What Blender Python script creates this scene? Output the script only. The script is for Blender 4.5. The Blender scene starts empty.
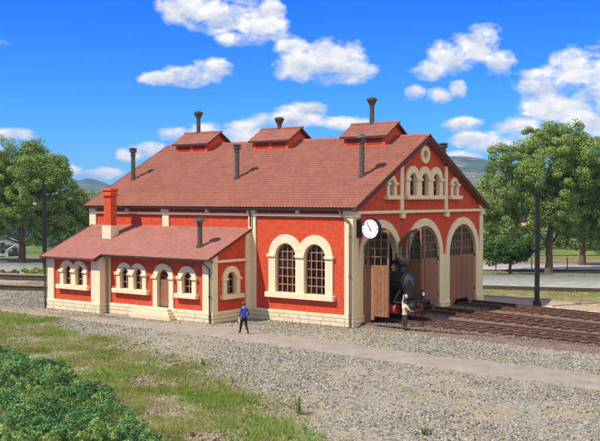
import bpy, bmesh, math, random
import numpy as np
from mathutils import Vector, Matrix
from mathutils.geometry import tessellate_polygon
R=math.radians; PI=math.pi
random.seed(7); rng=np.random.default_rng(7)
sc=bpy.context.scene; COL=sc.collection

# ------------------------------------------------------------------ camera
CX,CY,CZ=27.218,-40.248,6.5
YAW,PITCH,FPX=0.648,-0.0241,980.7
cam=bpy.data.cameras.new('camera'); co=bpy.data.objects.new('camera',cam); COL.objects.link(co)
cam.sensor_width=36; cam.lens=36*FPX/600; cam.clip_end=9000; cam.clip_start=.5
co.location=(CX,CY,CZ); co.rotation_euler=(PI/2+PITCH,0,YAW); sc.camera=co

# ------------------------------------------------------------------ light
SAZ,SEL=R(65),R(50)                     # direction the light travels in plan, height of the sun
LD=Vector((math.cos(SEL)*math.cos(SAZ),math.cos(SEL)*math.sin(SAZ),-math.sin(SEL)))
sun=bpy.data.lights.new('sun','SUN'); sun.energy=4.9; sun.angle=R(.5); sun.color=(1,.91,.74)
so=bpy.data.objects.new('sun',sun); COL.objects.link(so); so.location=(-20,-40,50)
so.rotation_euler=LD.to_track_quat('-Z','Y').to_euler()
sc.view_settings.view_transform='Standard'; sc.view_settings.look='None'
sc.view_settings.gamma=1; sc.view_settings.use_curve_mapping=False; sc.view_settings.exposure=0.25

def cloud_world():
    w=bpy.data.worlds.new('World'); sc.world=w; w.use_nodes=True
    nt=w.node_tree; N=nt.nodes; L=nt.links; N.clear()
    def nd(t,**k):
        n=N.new(t)
        for a,b in k.items(): setattr(n,a,b)
        return n
    def M(op,a,b=None,c=None,clamp=False):
        n=nd('ShaderNodeMath',operation=op,use_clamp=clamp)
        for i,x in enumerate((a,b,c)):
            if x is None: continue
            if isinstance(x,(int,float)): n.inputs[i].default_value=x
            else: L.new(x,n.inputs[i])
        return n.outputs[0]
    out=nd('ShaderNodeOutputWorld'); bg=nd('ShaderNodeBackground'); L.new(bg.outputs[0],out.inputs[0])
    sky=nd('ShaderNodeTexSky',sky_type='NISHITA',sun_disc=False,sun_elevation=SEL,
           sun_rotation=math.atan2(-LD.x,-LD.y)%(2*PI),altitude=600,air_density=1.0,dust_density=.25,ozone_density=3.5)
    tc=nd('ShaderNodeTexCoord'); sep=nd('ShaderNodeSeparateXYZ'); L.new(tc.outputs['Generated'],sep.inputs[0])
    az=M('ARCTAN2',sep.outputs[0],sep.outputs[1])           # 0 at +Y, positive to +X
    el=M('ARCSINE',sep.outputs[2])
    cv=nd('ShaderNodeCombineXYZ'); L.new(az,cv.inputs[0]); L.new(el,cv.inputs[1])
    def noise(scale,detail,rough,off=(0,0,0),sq=1.6):
        mp=nd('ShaderNodeMapping'); mp.inputs['Scale'].default_value=(scale,scale*sq,1); mp.inputs['Location'].default_value=off
        L.new(cv.outputs[0],mp.inputs[0]); n=nd('ShaderNodeTexNoise'); n.inputs['Scale'].default_value=1
        n.inputs['Detail'].default_value=detail; n.inputs['Roughness'].default_value=rough
        L.new(mp.outputs[0],n.inputs['Vector']); return n
    n1=noise(26,9,.62); n2=noise(9,3,.5,(3,7,0)); n3=noise(26,9,.62,(0,-.55,0)); n4=noise(60,5,.6,(9,2,0))
    blobs=[(190,12,32,17),(222,18,40,22),(258,30,26,17),(236,42,22,10),(270,14,14,10),(300,66,26,17),(292,48,18,12),(330,60,30,22),(352,70,28,14),(282,74,10,8),
      (160,80,22,7),(190,78,32,10),(216,70,20,10),(430,72,20,10),(452,62,26,15),(478,50,24,20),(498,66,16,14),(476,40,14,11),(416,94,12,8),(438,97,14,9),(457,90,9,8),
      (545,90,30,20),(575,78,28,24),(600,92,34,34),(640,100,50,40),(556,112,34,14),(590,125,40,16),(520,128,26,9),(462,126,20,7),(478,140,26,9),(455,158,26,6),(500,148,30,8),(540,140,40,12),(600,146,40,10),
      (150,150,20,8),(128,156,12,6),(105,174,22,6),(72,172,11,6),(12,137,24,7),(245,134,26,13),(205,132,18,9),(280,120,34,12),(305,110,20,9),(345,125,26,8),(175,135,20,7),(-60,60,60,22),(-120,120,80,20),(720,60,60,25),(760,130,90,25),(-40,150,40,9)]
    tot=None; top=None
    for px,py,rx,ry in blobs:
        a=-YAW+math.atan((px-300)/FPX); e=(197-py)/FPX
        k=1.12
        dx=M('DIVIDE',M('SUBTRACT',az,a),rx*k/FPX); dy=M('DIVIDE',M('SUBTRACT',el,e),ry*k/FPX)
        q=M('SUBTRACT',1,M('ADD',M('MULTIPLY',dx,dx),M('MULTIPLY',dy,dy)))
        tot=q if tot is None else M('SMOOTH_MAX',tot,q,.12)
        q2=M('MULTIPLY_ADD',dy,.8,q); top=q2 if top is None else M('SMOOTH_MAX',top,q2,.12)
    lit=M('SUBTRACT',top,tot)
    tot=M('MAXIMUM',tot,-1.2)
    # clouds away from the photographed part of the sky: broad noise
    away=M('MULTIPLY',M('SUBTRACT',M('ABSOLUTE',M('ADD',az,YAW)),.55,clamp=True),4,clamp=True)
    high=M('MULTIPLY',M('SUBTRACT',el,.32,clamp=True),4,clamp=True)
    side=M('MULTIPLY',M('SUBTRACT',1.15,M('ABSOLUTE',M('SUBTRACT',az,1.75)),clamp=True),3,clamp=True)      # unseen bright cloud bank, added east of the shed to fill its shaded gable
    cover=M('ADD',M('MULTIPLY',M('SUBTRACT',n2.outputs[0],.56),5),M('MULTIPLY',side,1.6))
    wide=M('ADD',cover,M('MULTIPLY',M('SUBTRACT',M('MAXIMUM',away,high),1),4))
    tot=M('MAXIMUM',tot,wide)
    d=M('ADD',M('ADD',M('MULTIPLY',tot,.8),M('MULTIPLY',M('SUBTRACT',n1.outputs[0],.5),2.4)),M('MULTIPLY',M('SUBTRACT',n4.outputs[0],.5),1.1))
    mask=M('POWER',M('MULTIPLY',M('SUBTRACT',d,.0,clamp=True),1.55,clamp=True),1.15)
    mask=M('MULTIPLY',mask,M('SUBTRACT',1.0,M('MULTIPLY',M('SUBTRACT',.02,el,clamp=True),8,clamp=True)))
    # brighter where the cloud is thinner above it (lit from above)
    rel=M('ADD',M('MULTIPLY',M('SUBTRACT',n1.outputs[0],n3.outputs[0]),2.6),M('ADD',.52,M('MULTIPLY',lit,.95)),clamp=True)
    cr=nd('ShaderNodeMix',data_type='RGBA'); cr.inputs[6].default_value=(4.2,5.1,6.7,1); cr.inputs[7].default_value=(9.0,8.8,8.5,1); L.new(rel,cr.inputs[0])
    # deep saturated blue of the photographed sky, paler to the horizon
    grad=nd('ShaderNodeMapRange'); grad.inputs['From Min'].default_value=0; grad.inputs['From Max'].default_value=.2; L.new(el,grad.inputs['Value'])
    tint=nd('ShaderNodeMix',data_type='RGBA'); tint.inputs[6].default_value=TINT0; tint.inputs[7].default_value=TINT1; L.new(grad.outputs[0],tint.inputs[0])
    mul=nd('ShaderNodeMix',data_type='RGBA',blend_type='MULTIPLY'); mul.inputs[0].default_value=1; L.new(sky.outputs[0],mul.inputs[6]); L.new(tint.outputs[2],mul.inputs[7])
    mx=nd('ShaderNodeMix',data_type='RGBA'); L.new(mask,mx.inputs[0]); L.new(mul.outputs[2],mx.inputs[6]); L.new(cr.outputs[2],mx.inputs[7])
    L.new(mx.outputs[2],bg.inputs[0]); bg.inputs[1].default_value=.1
TINT0=(.20,.76,1.45,1); TINT1=(.0,.48,1.62,1)
cloud_world()

# ------------------------------------------------------------------ materials
def mat(name,col,rough=.7,metal=0,var=.12,vscale=3,col2=None,bump=.0,bscale=40,spec=.3,island=0,streak=0,dirt=0):
    m=bpy.data.materials.new(name); m.use_nodes=True; nt=m.node_tree; N=nt.nodes; L=nt.links
    b=N['Principled BSDF']; b.inputs['Roughness'].default_value=rough; b.inputs['Metallic'].default_value=metal
    b.inputs['Specular IOR Level'].default_value=spec
    tc=N.new('ShaderNodeTexCoord'); no=N.new('ShaderNodeTexNoise'); no.inputs['Scale'].default_value=vscale; no.inputs['Detail'].default_value=6
    no.inputs['Roughness'].default_value=.65
    L.new(tc.outputs['Object'],no.inputs['Vector'])
    rp=N.new('ShaderNodeValToRGB'); c=Vector(col); c2=Vector(col2) if col2 else c
    rp.color_ramp.elements[0].position=.32; rp.color_ramp.elements[1].position=.68
    rp.color_ramp.elements[0].color=(*(c2*(1-var)),1); rp.color_ramp.elements[1].color=(*[min(1,x) for x in c*(1+var)],1)
    L.new(no.outputs[0],rp.inputs[0]); src=rp.outputs[0]
    if island:
        g=N.new('ShaderNodeNewGeometry'); hs=N.new('ShaderNodeHueSaturation'); mr=N.new('ShaderNodeMapRange')
        mr.inputs['To Min'].default_value=1-island; mr.inputs['To Max'].default_value=1+island
        L.new(g.outputs['Random Per Island'],mr.inputs['Value']); L.new(mr.outputs[0],hs.inputs['Value']); L.new(src,hs.inputs['Color']); src=hs.outputs[0]
    if streak:      # rain streaks and faded patches, dirt splashed up from the ground
        mp=N.new('ShaderNodeMapping'); mp.inputs['Scale'].default_value=(2.6,2.6,.22); L.new(tc.outputs['Object'],mp.inputs[0])
        ns=N.new('ShaderNodeTexNoise'); ns.inputs['Scale'].default_value=1.6; ns.inputs['Detail'].default_value=7; ns.inputs['Roughness'].default_value=.7; L.new(mp.outputs[0],ns.inputs['Vector'])
        mr2=N.new('ShaderNodeMapRange'); mr2.inputs['From Min'].default_value=.45; mr2.inputs['From Max'].default_value=.75; mr2.inputs['To Max'].default_value=streak; L.new(ns.outputs[0],mr2.inputs['Value'])
        mx=N.new('ShaderNodeMix'); mx.data_type='RGBA'; L.new(mr2.outputs[0],mx.inputs[0]); L.new(src,mx.inputs[6]); mx.inputs[7].default_value=(*(Vector(col)*.45+Vector((.06,.05,.035))),1); src=mx.outputs[2]
        if dirt:
            sz=N.new('ShaderNodeSeparateXYZ'); L.new(tc.outputs['Object'],sz.inputs[0]); q=N.new('ShaderNodeMath'); q.operation='MULTIPLY_ADD'; L.new(no.outputs[0],q.inputs[0]); q.inputs[1].default_value=-1.1; L.new(sz.outputs[2],q.inputs[2])
            m3=N.new('ShaderNodeMapRange'); m3.inputs['From Min'].default_value=-.55; m3.inputs['From Max'].default_value=.05; m3.inputs['To Min'].default_value=dirt; m3.inputs['To Max'].default_value=0; L.new(q.outputs[0],m3.inputs['Value'])
            m4=N.new('ShaderNodeMix'); m4.data_type='RGBA'; L.new(m3.outputs[0],m4.inputs[0]); L.new(src,m4.inputs[6]); m4.inputs[7].default_value=(.30,.23,.15,1); src=m4.outputs[2]
    L.new(src,b.inputs['Base Color'])
    if bump:
        n2=N.new('ShaderNodeTexNoise'); n2.inputs['Scale'].default_value=bscale; n2.inputs['Detail'].default_value=4; L.new(tc.outputs['Object'],n2.inputs['Vector'])
        bp=N.new('ShaderNodeBump'); bp.inputs['Strength'].default_value=bump; bp.inputs['Distance'].default_value=.03; L.new(n2.outputs[0],bp.inputs['Height']); L.new(bp.outputs[0],b.inputs['Normal'])
    return m
def islands(name,cols,rough=.8,transl=0,nscale=0,spec=.2):
    """each loose piece takes one colour out of a ramp"""
    m=bpy.data.materials.new(name); m.use_nodes=True; nt=m.node_tree; N=nt.nodes; L=nt.links; b=N['Principled BSDF']
    b.inputs['Roughness'].default_value=rough; b.inputs['Specular IOR Level'].default_value=spec
    g=N.new('ShaderNodeNewGeometry'); rp=N.new('ShaderNodeValToRGB'); e=rp.color_ramp.elements
    while len(e)<len(cols): e.new(.5)
    for i,c in enumerate(cols): e[i].position=i/(len(cols)-1); e[i].color=(*c,1)
    src=g.outputs['Random Per Island']
    if nscale:
        tc=N.new('ShaderNodeTexCoord'); no=N.new('ShaderNodeTexNoise'); no.inputs['Scale'].default_value=nscale; no.inputs['Detail'].default_value=3; L.new(tc.outputs['Object'],no.inputs['Vector'])
        a=N.new('ShaderNodeMath'); a.operation='MULTIPLY_ADD'; L.new(no.outputs[0],a.inputs[0]); a.inputs[1].default_value=2.0; a.inputs[2].default_value=-.75
        mm=N.new('ShaderNodeMath'); mm.operation='MULTIPLY_ADD'; mm.use_clamp=True; L.new(src,mm.inputs[0]); mm.inputs[1].default_value=.5; L.new(a.outputs[0],mm.inputs[2]); src=mm.outputs[0]
    L.new(src,rp.inputs[0]); L.new(rp.outputs[0],b.inputs['Base Color'])
    if transl:
        t=N.new('ShaderNodeBsdfTranslucent'); L.new(rp.outputs[0],t.inputs[0]); mx=N.new('ShaderNodeMixShader'); mx.inputs[0].default_value=transl
        L.new(b.outputs[0],mx.inputs[1]); L.new(t.outputs[0],mx.inputs[2]); L.new(mx.outputs[0],N['Material Output'].inputs[0])
    return m
def glassmat(name):
    m=bpy.data.materials.new(name); m.use_nodes=True; nt=m.node_tree; N=nt.nodes; L=nt.links; N.remove(N['Principled BSDF'])
    t=N.new('ShaderNodeBsdfTransparent'); t.inputs[0].default_value=(.62,.66,.66,1); g=N.new('ShaderNodeBsdfGlossy'); g.inputs['Roughness'].default_value=.06
    f=N.new('ShaderNodeFresnel'); f.inputs[0].default_value=1.6; mx=N.new('ShaderNodeMixShader'); L.new(f.outputs[0],mx.inputs[0]); L.new(t.outputs[0],mx.inputs[1]); L.new(g.outputs[0],mx.inputs[2]); L.new(mx.outputs[0],N['Material Output'].inputs[0])
    return m
red=mat('red_stucco',(.575,.080,.032),.88,var=.14,vscale=4.5,col2=(.51,.062,.025),bump=.7,bscale=9,spec=.15,streak=.30)
cream=mat('cream_stone',(.77,.63,.41),.8,var=.05,vscale=2.2,bump=.35,bscale=18,spec=.2,streak=.18,dirt=.3)
creamst=mat('cream_ashlar',(.77,.65,.43),.85,var=.07,vscale=3,bump=.9,bscale=10,spec=.15,island=.09,streak=.15,dirt=.3)
brown=mat('brown_boards',(.27,.122,.060),.7,var=.25,vscale=6,bump=.4,bscale=30,island=.14)
brown2=mat('brown_frame',(.24,.115,.06),.65,var=.15,vscale=6)
barmat=mat('window_bar_paint',(.36,.17,.11),.6,var=.1)
glass=glassmat('window_glass')
tilem=mat('clay_tiles',(.300,.112,.075),.75,var=.09,vscale=.9,col2=(.27,.104,.072),bump=.3,bscale=60,spec=.2,streak=.12)
tileb=mat('annex_tiles',(.325,.134,.098),.8,var=.08,vscale=1.2,col2=(.30,.125,.093),bump=.5,bscale=26,spec=.2)
verge=mat('verge_boards',(.10,.035,.025),.7,var=.2)
orange=mat('orange_red_boards',(.62,.085,.025),.7,var=.08,vscale=2,spec=.2)
zinc=mat('weathered_zinc',(.14,.115,.085),.5,.5,var=.35,vscale=9,col2=(.10,.10,.085))
gut=mat('gutter_metal',(.085,.07,.055),.45,.5,var=.2)
iron=mat('black_iron',(.022,.02,.018),.5,.3,var=.3)
locoblk=mat('black_enamel',(.027,.022,.017),.34,.0,var=.5,vscale=7,spec=.6)
locogrey=mat('sooty_steel',(.12,.11,.10),.35,.8,var=.3,vscale=14)
beamred=mat('sooty_red_beam',(.07,.016,.012),.6,var=.4)
locored=mat('red_enamel',(.42,.045,.02),.45,var=.2,vscale=6)
brass=mat('brass',(.5,.33,.1),.35,.9)
whitep=mat('white_enamel',(.85,.85,.82),.4,var=.02)
lampglass=mat('amber_lamp_glass',(.85,.55,.32),.3,var=.05)
railm=mat('rusty_rail',(.145,.065,.042),.6,.2,var=.25,vscale=5)
sleeper=mat('creosoted_sleeper',(.065,.044,.033),.8,var=.35,vscale=4,bump=.4,bscale=20,island=.25)
timber=mat('old_timber',(.27,.19,.10),.85,var=.25,vscale=3,bump=.3)
darkt=mat('dark_timber',(.07,.05,.035),.85,var=.25,vscale=3)
bark=mat('bark',(.13,.085,.055),.9,var=.35,vscale=5,bump=.8,bscale=12)
skin=mat('skin',(.58,.31,.19),.6,var=.04)

# ------------------------------------------------------------------ mesh helpers
def tag(o,label=None,cat=None,group=None,kind=None):
    if label: o['label']=label
    if cat: o['category']=cat
    if group: o['group']=group
    if kind: o['kind']=kind
    return o
def empty(name,loc,label,cat,rz=0,group=None):
    o=bpy.data.objects.new(name,None); COL.objects.link(o); o.location=loc; o.rotation_euler=(0,0,rz); o.empty_display_size=.3
    return tag(o,label,cat,group)
def link_mesh(name,me,m,parent=None):
    o=bpy.data.objects.new(name,me); COL.objects.link(o)
    for x in (m if isinstance(m,(list,tuple)) else [m]): me.materials.append(x)
    if parent is not None: o.parent=parent
    return o
class MB:
    def __init__(s): s.v=[]; s.f=[]; s.mi=[]; s.m=0
    def add(s,vs,fs):
        o=len(s.v); s.v+=[tuple(v) for v in vs]; s.f+=[tuple(i+o for i in f) for f in fs]; s.mi+=[s.m]*len(fs); return s
    def box(s,x0,x1,y0,y1,z0,z1,T=None):
        vs=[(x,y,z) for z in (z0,z1) for y in (y0,y1) for x in (x0,x1)]
        if T: vs=[T(*v) for v in vs]
        return s.add(vs,[(0,2,3,1),(4,5,7,6),(0,1,5,4),(2,6,7,3),(0,4,6,2),(1,3,7,5)])
    def bar(s,p,q,w,h=None,up=(0,0,1)):
        p=Vector(p);q=Vector(q);d=(q-p).normalized();u=Vector(up)
        if abs(d.dot(u))>.98:u=Vector((1,0,0))
        a=d.cross(u).normalized();b=a.cross(d);h=h or w
        vs=[c+a*i*w/2+b*j*h/2 for c in (p,q) for j in (-1,1) for i in (-1,1)]
        return s.add(vs,[(0,2,3,1),(4,5,7,6),(0,1,5,4),(2,6,7,3),(0,4,6,2),(1,3,7,5)])
    def tube(s,pts,rad,n=8):
        pts=[Vector(p) for p in pts]; rad=rad if isinstance(rad,(list,tuple)) else [rad]*len(pts)
        vs=[];a=None
        for i,p in enumerate(pts):
            d=(pts[min(i+1,len(pts)-1)]-pts[max(i-1,0)]).normalized()
            if a is None: a=d.orthogonal().normalized()
            else: a=(a-d*a.dot(d)).normalized()
            b=d.cross(a)
            vs+=[p+(a*math.cos(t)+b*math.sin(t))*rad[i] for t in [2*PI*k/n for k in range(n)]]
        m=len(pts)
        fs=[(i*n+k,i*n+(k+1)%n,(i+1)*n+(k+1)%n,(i+1)*n+k) for i in range(m-1) for k in range(n)]
        fs+=[tuple(range(n-1,-1,-1)),tuple((m-1)*n+k for k in range(n))]
        return s.add(vs,fs)
    def lathe(s,prof,c=(0,0,0),n=16,axis='z'):
        vs=[]
        for r,z in prof:
            for k in range(n):
                t=2*PI*k/n;a,b=r*math.cos(t),r*math.sin(t)
                vs.append({'z':(c[0]+a,c[1]+b,c[2]+z),'x':(c[0]+z,c[1]+a,c[2]+b),'y':(c[0]+b,c[1]+z,c[2]+a)}[axis])
        m=len(prof);fs=[(i*n+k,i*n+(k+1)%n,(i+1)*n+(k+1)%n,(i+1)*n+k) for i in range(m-1) for k in range(n)]
        fs+=[tuple(range(n-1,-1,-1)),tuple((m-1)*n+k for k in range(n))]
        return s.add(vs,fs)
    def slab(s,loops,T,d0,d1):
        """flat outline (first loop) with holes, thickness d0..d1 along T's third axis"""
        P=[p for l in loops for p in l]
        tri=tessellate_polygon([[Vector((u,w,0)) for u,w in l] for l in loops]); n=len(P)
        vs=[T(u,w,d0) for u,w in P]+[T(u,w,d1) for u,w in P]
        fs=[tuple(t) for t in tri]+[tuple(n+i for i in reversed(t)) for t in tri]; o=0
        for l in loops:
            k=len(l); fs+=[(o+i,o+(i+1)%k,n+o+(i+1)%k,n+o+i) for i in range(k)]; o+=k
        return s.add(vs,fs)
    def build(s,name,m,parent=None,smooth=False,bevel=0,label=None,origin=None):
        me=bpy.data.meshes.new(name); v=s.v
        if origin is not None: v=[(a-origin[0],b-origin[1],c-origin[2]) for a,b,c in v]
        me.from_pydata(v,[],s.f)
        bm=bmesh.new(); bm.from_mesh(me); bmesh.ops.recalc_face_normals(bm,faces=bm.faces); bm.to_mesh(me); bm.free()
        me.polygons.foreach_set('material_index',s.mi)
        if smooth:
            me.polygons.foreach_set('use_smooth',[True]*len(me.polygons))
            try: me.set_sharp_from_angle(angle=R(38))
            except Exception: pass
        o=link_mesh(name,me,m,parent)
        if origin is not None: o.location=origin
        if bevel:
            b=o.modifiers.new('bevel','BEVEL'); b.width=bevel; b.segments=2; b.limit_method='ANGLE'; b.angle_limit=R(40)
        if label: o['label']=label
        return o
def npmesh(name,V,F,m,parent=None,smooth=False,mi=None):
    """V (n,3) array, F (k,s) array of equal-size faces"""
    me=bpy.data.meshes.new(name); k,sz=F.shape
    me.vertices.add(len(V)); me.vertices.foreach_set('co',np.ascontiguousarray(V,dtype=np.float32).ravel())
    me.loops.add(k*sz); me.loops.foreach_set('vertex_index',F.astype(np.int32).ravel())
    me.polygons.add(k); me.polygons.foreach_set('loop_start',np.arange(0,k*sz,sz,dtype=np.int32)); 
    if mi is not None: me.polygons.foreach_set('material_index',mi.astype(np.int32))
    if smooth: me.polygons.foreach_set('use_smooth',np.ones(k,dtype=bool))
    me.update(calc_edges=True); me.validate()
    return link_mesh(name,me,m,parent)

# ------------------------------------------------------------------ ground
def Bg(r,d):            # r metres to the right, d metres ahead of the viewpoint, as a place on the plan
    return (CX+r*math.cos(YAW)-d*math.sin(YAW), CY+r*math.sin(YAW)+d*math.cos(YAW))
def vnoise(x,y,sc_,seed=0):
    x=np.asarray(x)/sc_;y=np.asarray(y)/sc_;xi=np.floor(x).astype(np.int64);yi=np.floor(y).astype(np.int64);fx=x-xi;fy=y-yi
    fx=fx*fx*(3-2*fx);fy=fy*fy*(3-2*fy)
    def h(a,b):
        n=(a*374761393+b*668265263+seed*982451653)&0x7fffffff; n=((n^(n>>13))*1274126177)&0x7fffffff; return ((n^(n>>16))&0xffff)/65535.
    return (h(xi,yi)*(1-fx)+h(xi+1,yi)*fx)*(1-fy)+(h(xi,yi+1)*(1-fx)+h(xi+1,yi+1)*fx)*fy
def fbm(x,y,s,o=4,seed=0):
    t=0;a=1;n=0
    for i in range(o): t=t+a*vnoise(x,y,s/2**i,seed+i);n+=a;a*=.5
    return t/n
def ss(a,b,x): t=np.clip((x-a)/(b-a),0,1); return t*t*(3-2*t)
def interp(x,pts): return np.interp(x,[p[0] for p in pts],[p[1] for p in pts])
# border of the meadow in the foreground, plan coordinates (x, y); grass lies south of it
GR=[(-60,4),(-30,-4.2),(-20,-5.9),(-15.4,-6.6),(-8,-9.0),(-3.9,-10.2),(.6,-11.7),(4.6,-13.9),(8.4,-15.6),(11.6,-17.4),(13.2,-18.8),(20,-26),(40,-46)]
BU=[(-60,-8),(-14,-15.8),(-5.2,-16.6),(-3,-17.0),(-.4,-17.7),(2.3,-18.7),(4,-19.5),(7.3,-21.3),(9.6,-22.7),(14,-27),(40,-50)]
def grassmask(x,y):
    e=interp(x,GR)+ (fbm(x,y,3.,3,5)-.5)*3.6
    return ss(-.8,1.8,e-y)
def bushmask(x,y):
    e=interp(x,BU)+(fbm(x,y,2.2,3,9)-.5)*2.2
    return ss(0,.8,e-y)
PT=[(-40,-6.0),(-30,-5.6),(-15,-5.2),(-11,-4.6),(-8,-3.9),(-4.4,-3.5),(0,-4.1),(2.8,-4.4),(6,-4.85),(14,-5.1),(60,-6.5)]
PB=[(-40,-6.4),(-30,-6.1),(-14.7,-6.1),(-10.4,-6.45),(-4.3,-6.5),(2.7,-7.15),(8.4,-7.7),(15.5,-8.15),(60,-11)]
def pathmask(x,y):
    w=(fbm(x,y,1.2,2,3)-.5)*.35
    return ss(-.12,.12,interp(x,PT)+w-y)*ss(-.12,.12,y-interp(x,PB)+w)
def depth(x,y): return (x-CX)*-math.sin(YAW)+(y-CY)*math.cos(YAW)
def right(x,y): return (x-CX)*math.cos(YAW)+(y-CY)*math.sin(YAW)
def height(x,y):
    d=depth(x,y);r=right(x,y)
    z=(fbm(x,y,1.6,3,21)-.5)*.09*(1-pathmask(x,y))*ss(.3,3,np.maximum(np.maximum(-y-3.6,y-14.5),np.maximum(-19-x,x+3)))
    z=z+bushmask(x,y)*.25
    left=ss(-20,-45,r); t=ss(98-4*left,380-232*left,d)
    z=z-t*(10*left+6)*(1-ss(500,1100,d))        # the valley beyond the station
    z=z-ss(400,1200,d)*12
    z=z+(fbm(x,y,90,4,2)-.5)*6*ss(150,500,d)
    return z
def make_ground():
    def ax(n,c,lo,hi):
        t=np.linspace(-1,1,n); s=np.sinh(t*6.2)/math.sinh(6.2); return c+np.where(s<0,s*-lo,s*hi)
    n=420; X=ax(n,2,-3600,3600); Y=ax(n,-9,-3600,3600)
    gx,gy=np.meshgrid(X,Y); z=height(gx,gy); V=np.stack([gx,gy,z],-1).reshape(-1,3)
    i=np.arange(n-1)[None,:]+np.arange(n-1)[:,None]*n; F=np.stack([i,i+1,i+n+1,i+n],-1).reshape(-1,4)
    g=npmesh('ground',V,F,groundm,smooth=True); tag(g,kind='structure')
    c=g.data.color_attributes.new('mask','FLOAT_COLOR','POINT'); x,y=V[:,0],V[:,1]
    d=depth(x,y)
    far=ss(78,90,d); tan=ss(13.2,14.5,y)*ss(-4,-2,x)*(1-ss(17,19,y)); back=ss(16.5,19,y)*ss(-30,-24,x)
    gm=np.maximum(grassmask(x,y)*(.35+.65*ss(.34,.52,fbm(x,y,1.6,4,61))),np.maximum(far,.9*back))
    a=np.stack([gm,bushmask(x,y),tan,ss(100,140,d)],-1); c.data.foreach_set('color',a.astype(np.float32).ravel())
    return g
def ground_material():
    m=bpy.data.materials.new('yard_gravel_and_grass'); m.use_nodes=True; nt=m.node_tree; N=nt.nodes; L=nt.links; b=N['Principled BSDF']; b.inputs['Roughness'].default_value=.95; b.inputs['Specular IOR Level'].default_value=.1
    tc=N.new('ShaderNodeTexCoord'); at=N.new('ShaderNodeAttribute'); at.attribute_name='mask'; sp=N.new('ShaderNodeSeparateColor'); L.new(at.outputs['Color'],sp.inputs[0])
    def noise(s,d=5,r=.6):
        n=N.new('ShaderNodeTexNoise'); n.inputs['Scale'].default_value=s; n.inputs['Detail'].default_value=d; n.inputs['Roughness'].default_value=r; L.new(tc.outputs['Object'],n.inputs['Vector']); return n.outputs[0]
    def ramp(src,pts):
        r=N.new('ShaderNodeValToRGB'); e=r.color_ramp.elements
        while len(e)<len(pts): e.new(.5)
        for i,(p,c) in enumerate(pts): e[i].position=p; e[i].color=(*c,1)
        L.new(src,r.inputs[0]); return r.outputs[0]
    def mix(f,a,b_,bt='MIX'):
        n=N.new('ShaderNodeMix'); n.data_type='RGBA'; n.blend_type=bt
        for s,i in ((f,0),(a,6),(b_,7)):
            if isinstance(s,(int,float)): n.inputs[i].default_value=s
            elif isinstance(s,tuple): n.inputs[i].default_value=(*s,1)
            else: L.new(s,n.inputs[i])
        return n.outputs[2]
    def mt(op,a,b_,clamp=True):
        n=N.new('ShaderNodeMath'); n.operation=op; n.use_clamp=clamp
        for i,s in enumerate((a,b_)):
            if isinstance(s,(int,float)): n.inputs[i].default_value=s
            else: L.new(s,n.inputs[i])
        return n.outputs[0]
    vo=N.new('ShaderNodeTexVoronoi'); vo.inputs['Scale'].default_value=11; L.new(tc.outputs['Object'],vo.inputs['Vector'])
    hv=N.new('ShaderNodeSeparateColor'); L.new(vo.outputs['Color'],hv.inputs[0])
    stones=ramp(hv.outputs[0],[(0,(.13,.12,.095)),(.35,(.26,.24,.19)),(.7,(.37,.335,.26)),(1,(.50,.47,.39))])
    dust=ramp(noise(1.3,6),[(.3,(.33,.275,.19)),(.7,(.44,.36,.245))])
    gravel=mix(ramp(noise(.55,5),[(.38,(0,0,0)),(.62,(1,1,1))]),stones,dust)
    soil=ramp(noise(2.6,8,.7),[(.25,(.11,.07,.04)),(.5,(.21,.145,.08)),(.75,(.33,.25,.14))])
    grn=ramp(noise(5,6,.7),[(.3,(.13,.16,.035)),(.5,(.25,.27,.07)),(.75,(.38,.31,.16))])
    field=mix(ramp(noise(.8,6,.65),[(.42,(0,0,0)),(.58,(1,1,1))]),soil,grn)
    far=ramp(noise(.035,6,.6),[(.3,(.05,.10,.018)),(.5,(.12,.19,.03)),(.72,(.24,.26,.06))])
    c=mix(sp.outputs[0],gravel,field); c=mix(sp.outputs[2],c,(.46,.34,.22)); c=mix(at.outputs['Alpha'],c,far); 
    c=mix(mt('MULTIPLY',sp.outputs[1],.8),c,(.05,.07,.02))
    L.new(c,b.inputs['Base Color'])
    bp=N.new('ShaderNodeBump'); bp.inputs['Strength'].default_value=.6; bp.inputs['Distance'].default_value=.06; L.new(vo.outputs['Distance'],bp.inputs['Height']); bp.invert=True
    bp2=N.new('ShaderNodeBump'); bp2.inputs['Strength'].default_value=.6; bp2.inputs['Distance'].default_value=.1; L.new(noise(9,6,.7),bp2.inputs['Height']); L.new(bp.outputs[0],bp2.inputs['Normal']); L.new(bp2.outputs[0],b.inputs['Normal'])
    return m
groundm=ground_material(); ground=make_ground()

def strip(name,top,bot,x0,x1,step,z,m,rag=0):
    xs=np.arange(x0,x1+step/2,step); V=[];F=[]
    for i,x in enumerate(xs):
        a=interp(x,top)+(vnoise(x,0,.5,1)-.5)*rag; b=interp(x,bot)+(vnoise(x,9,.5,2)-.5)*rag
        for k in range(7): V.append((x,b+(a-b)*k/6,z if 0<k<6 else -.03))
    for i in range(len(xs)-1):
        for k in range(6): o=i*7+k; F.append((o,o+7,o+8,o+1))
    o=npmesh(name,np.array(V),np.array(F),m,smooth=True); return tag(o,kind='structure')
pathm=mat('trodden_path',(.335,.285,.225),.9,var=.1,vscale=.9,col2=(.295,.25,.20),bump=.35,bscale=14,spec=.1)
strip('footpath',PT,PB,-38,58,.25,.02,pathm,.22)
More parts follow.
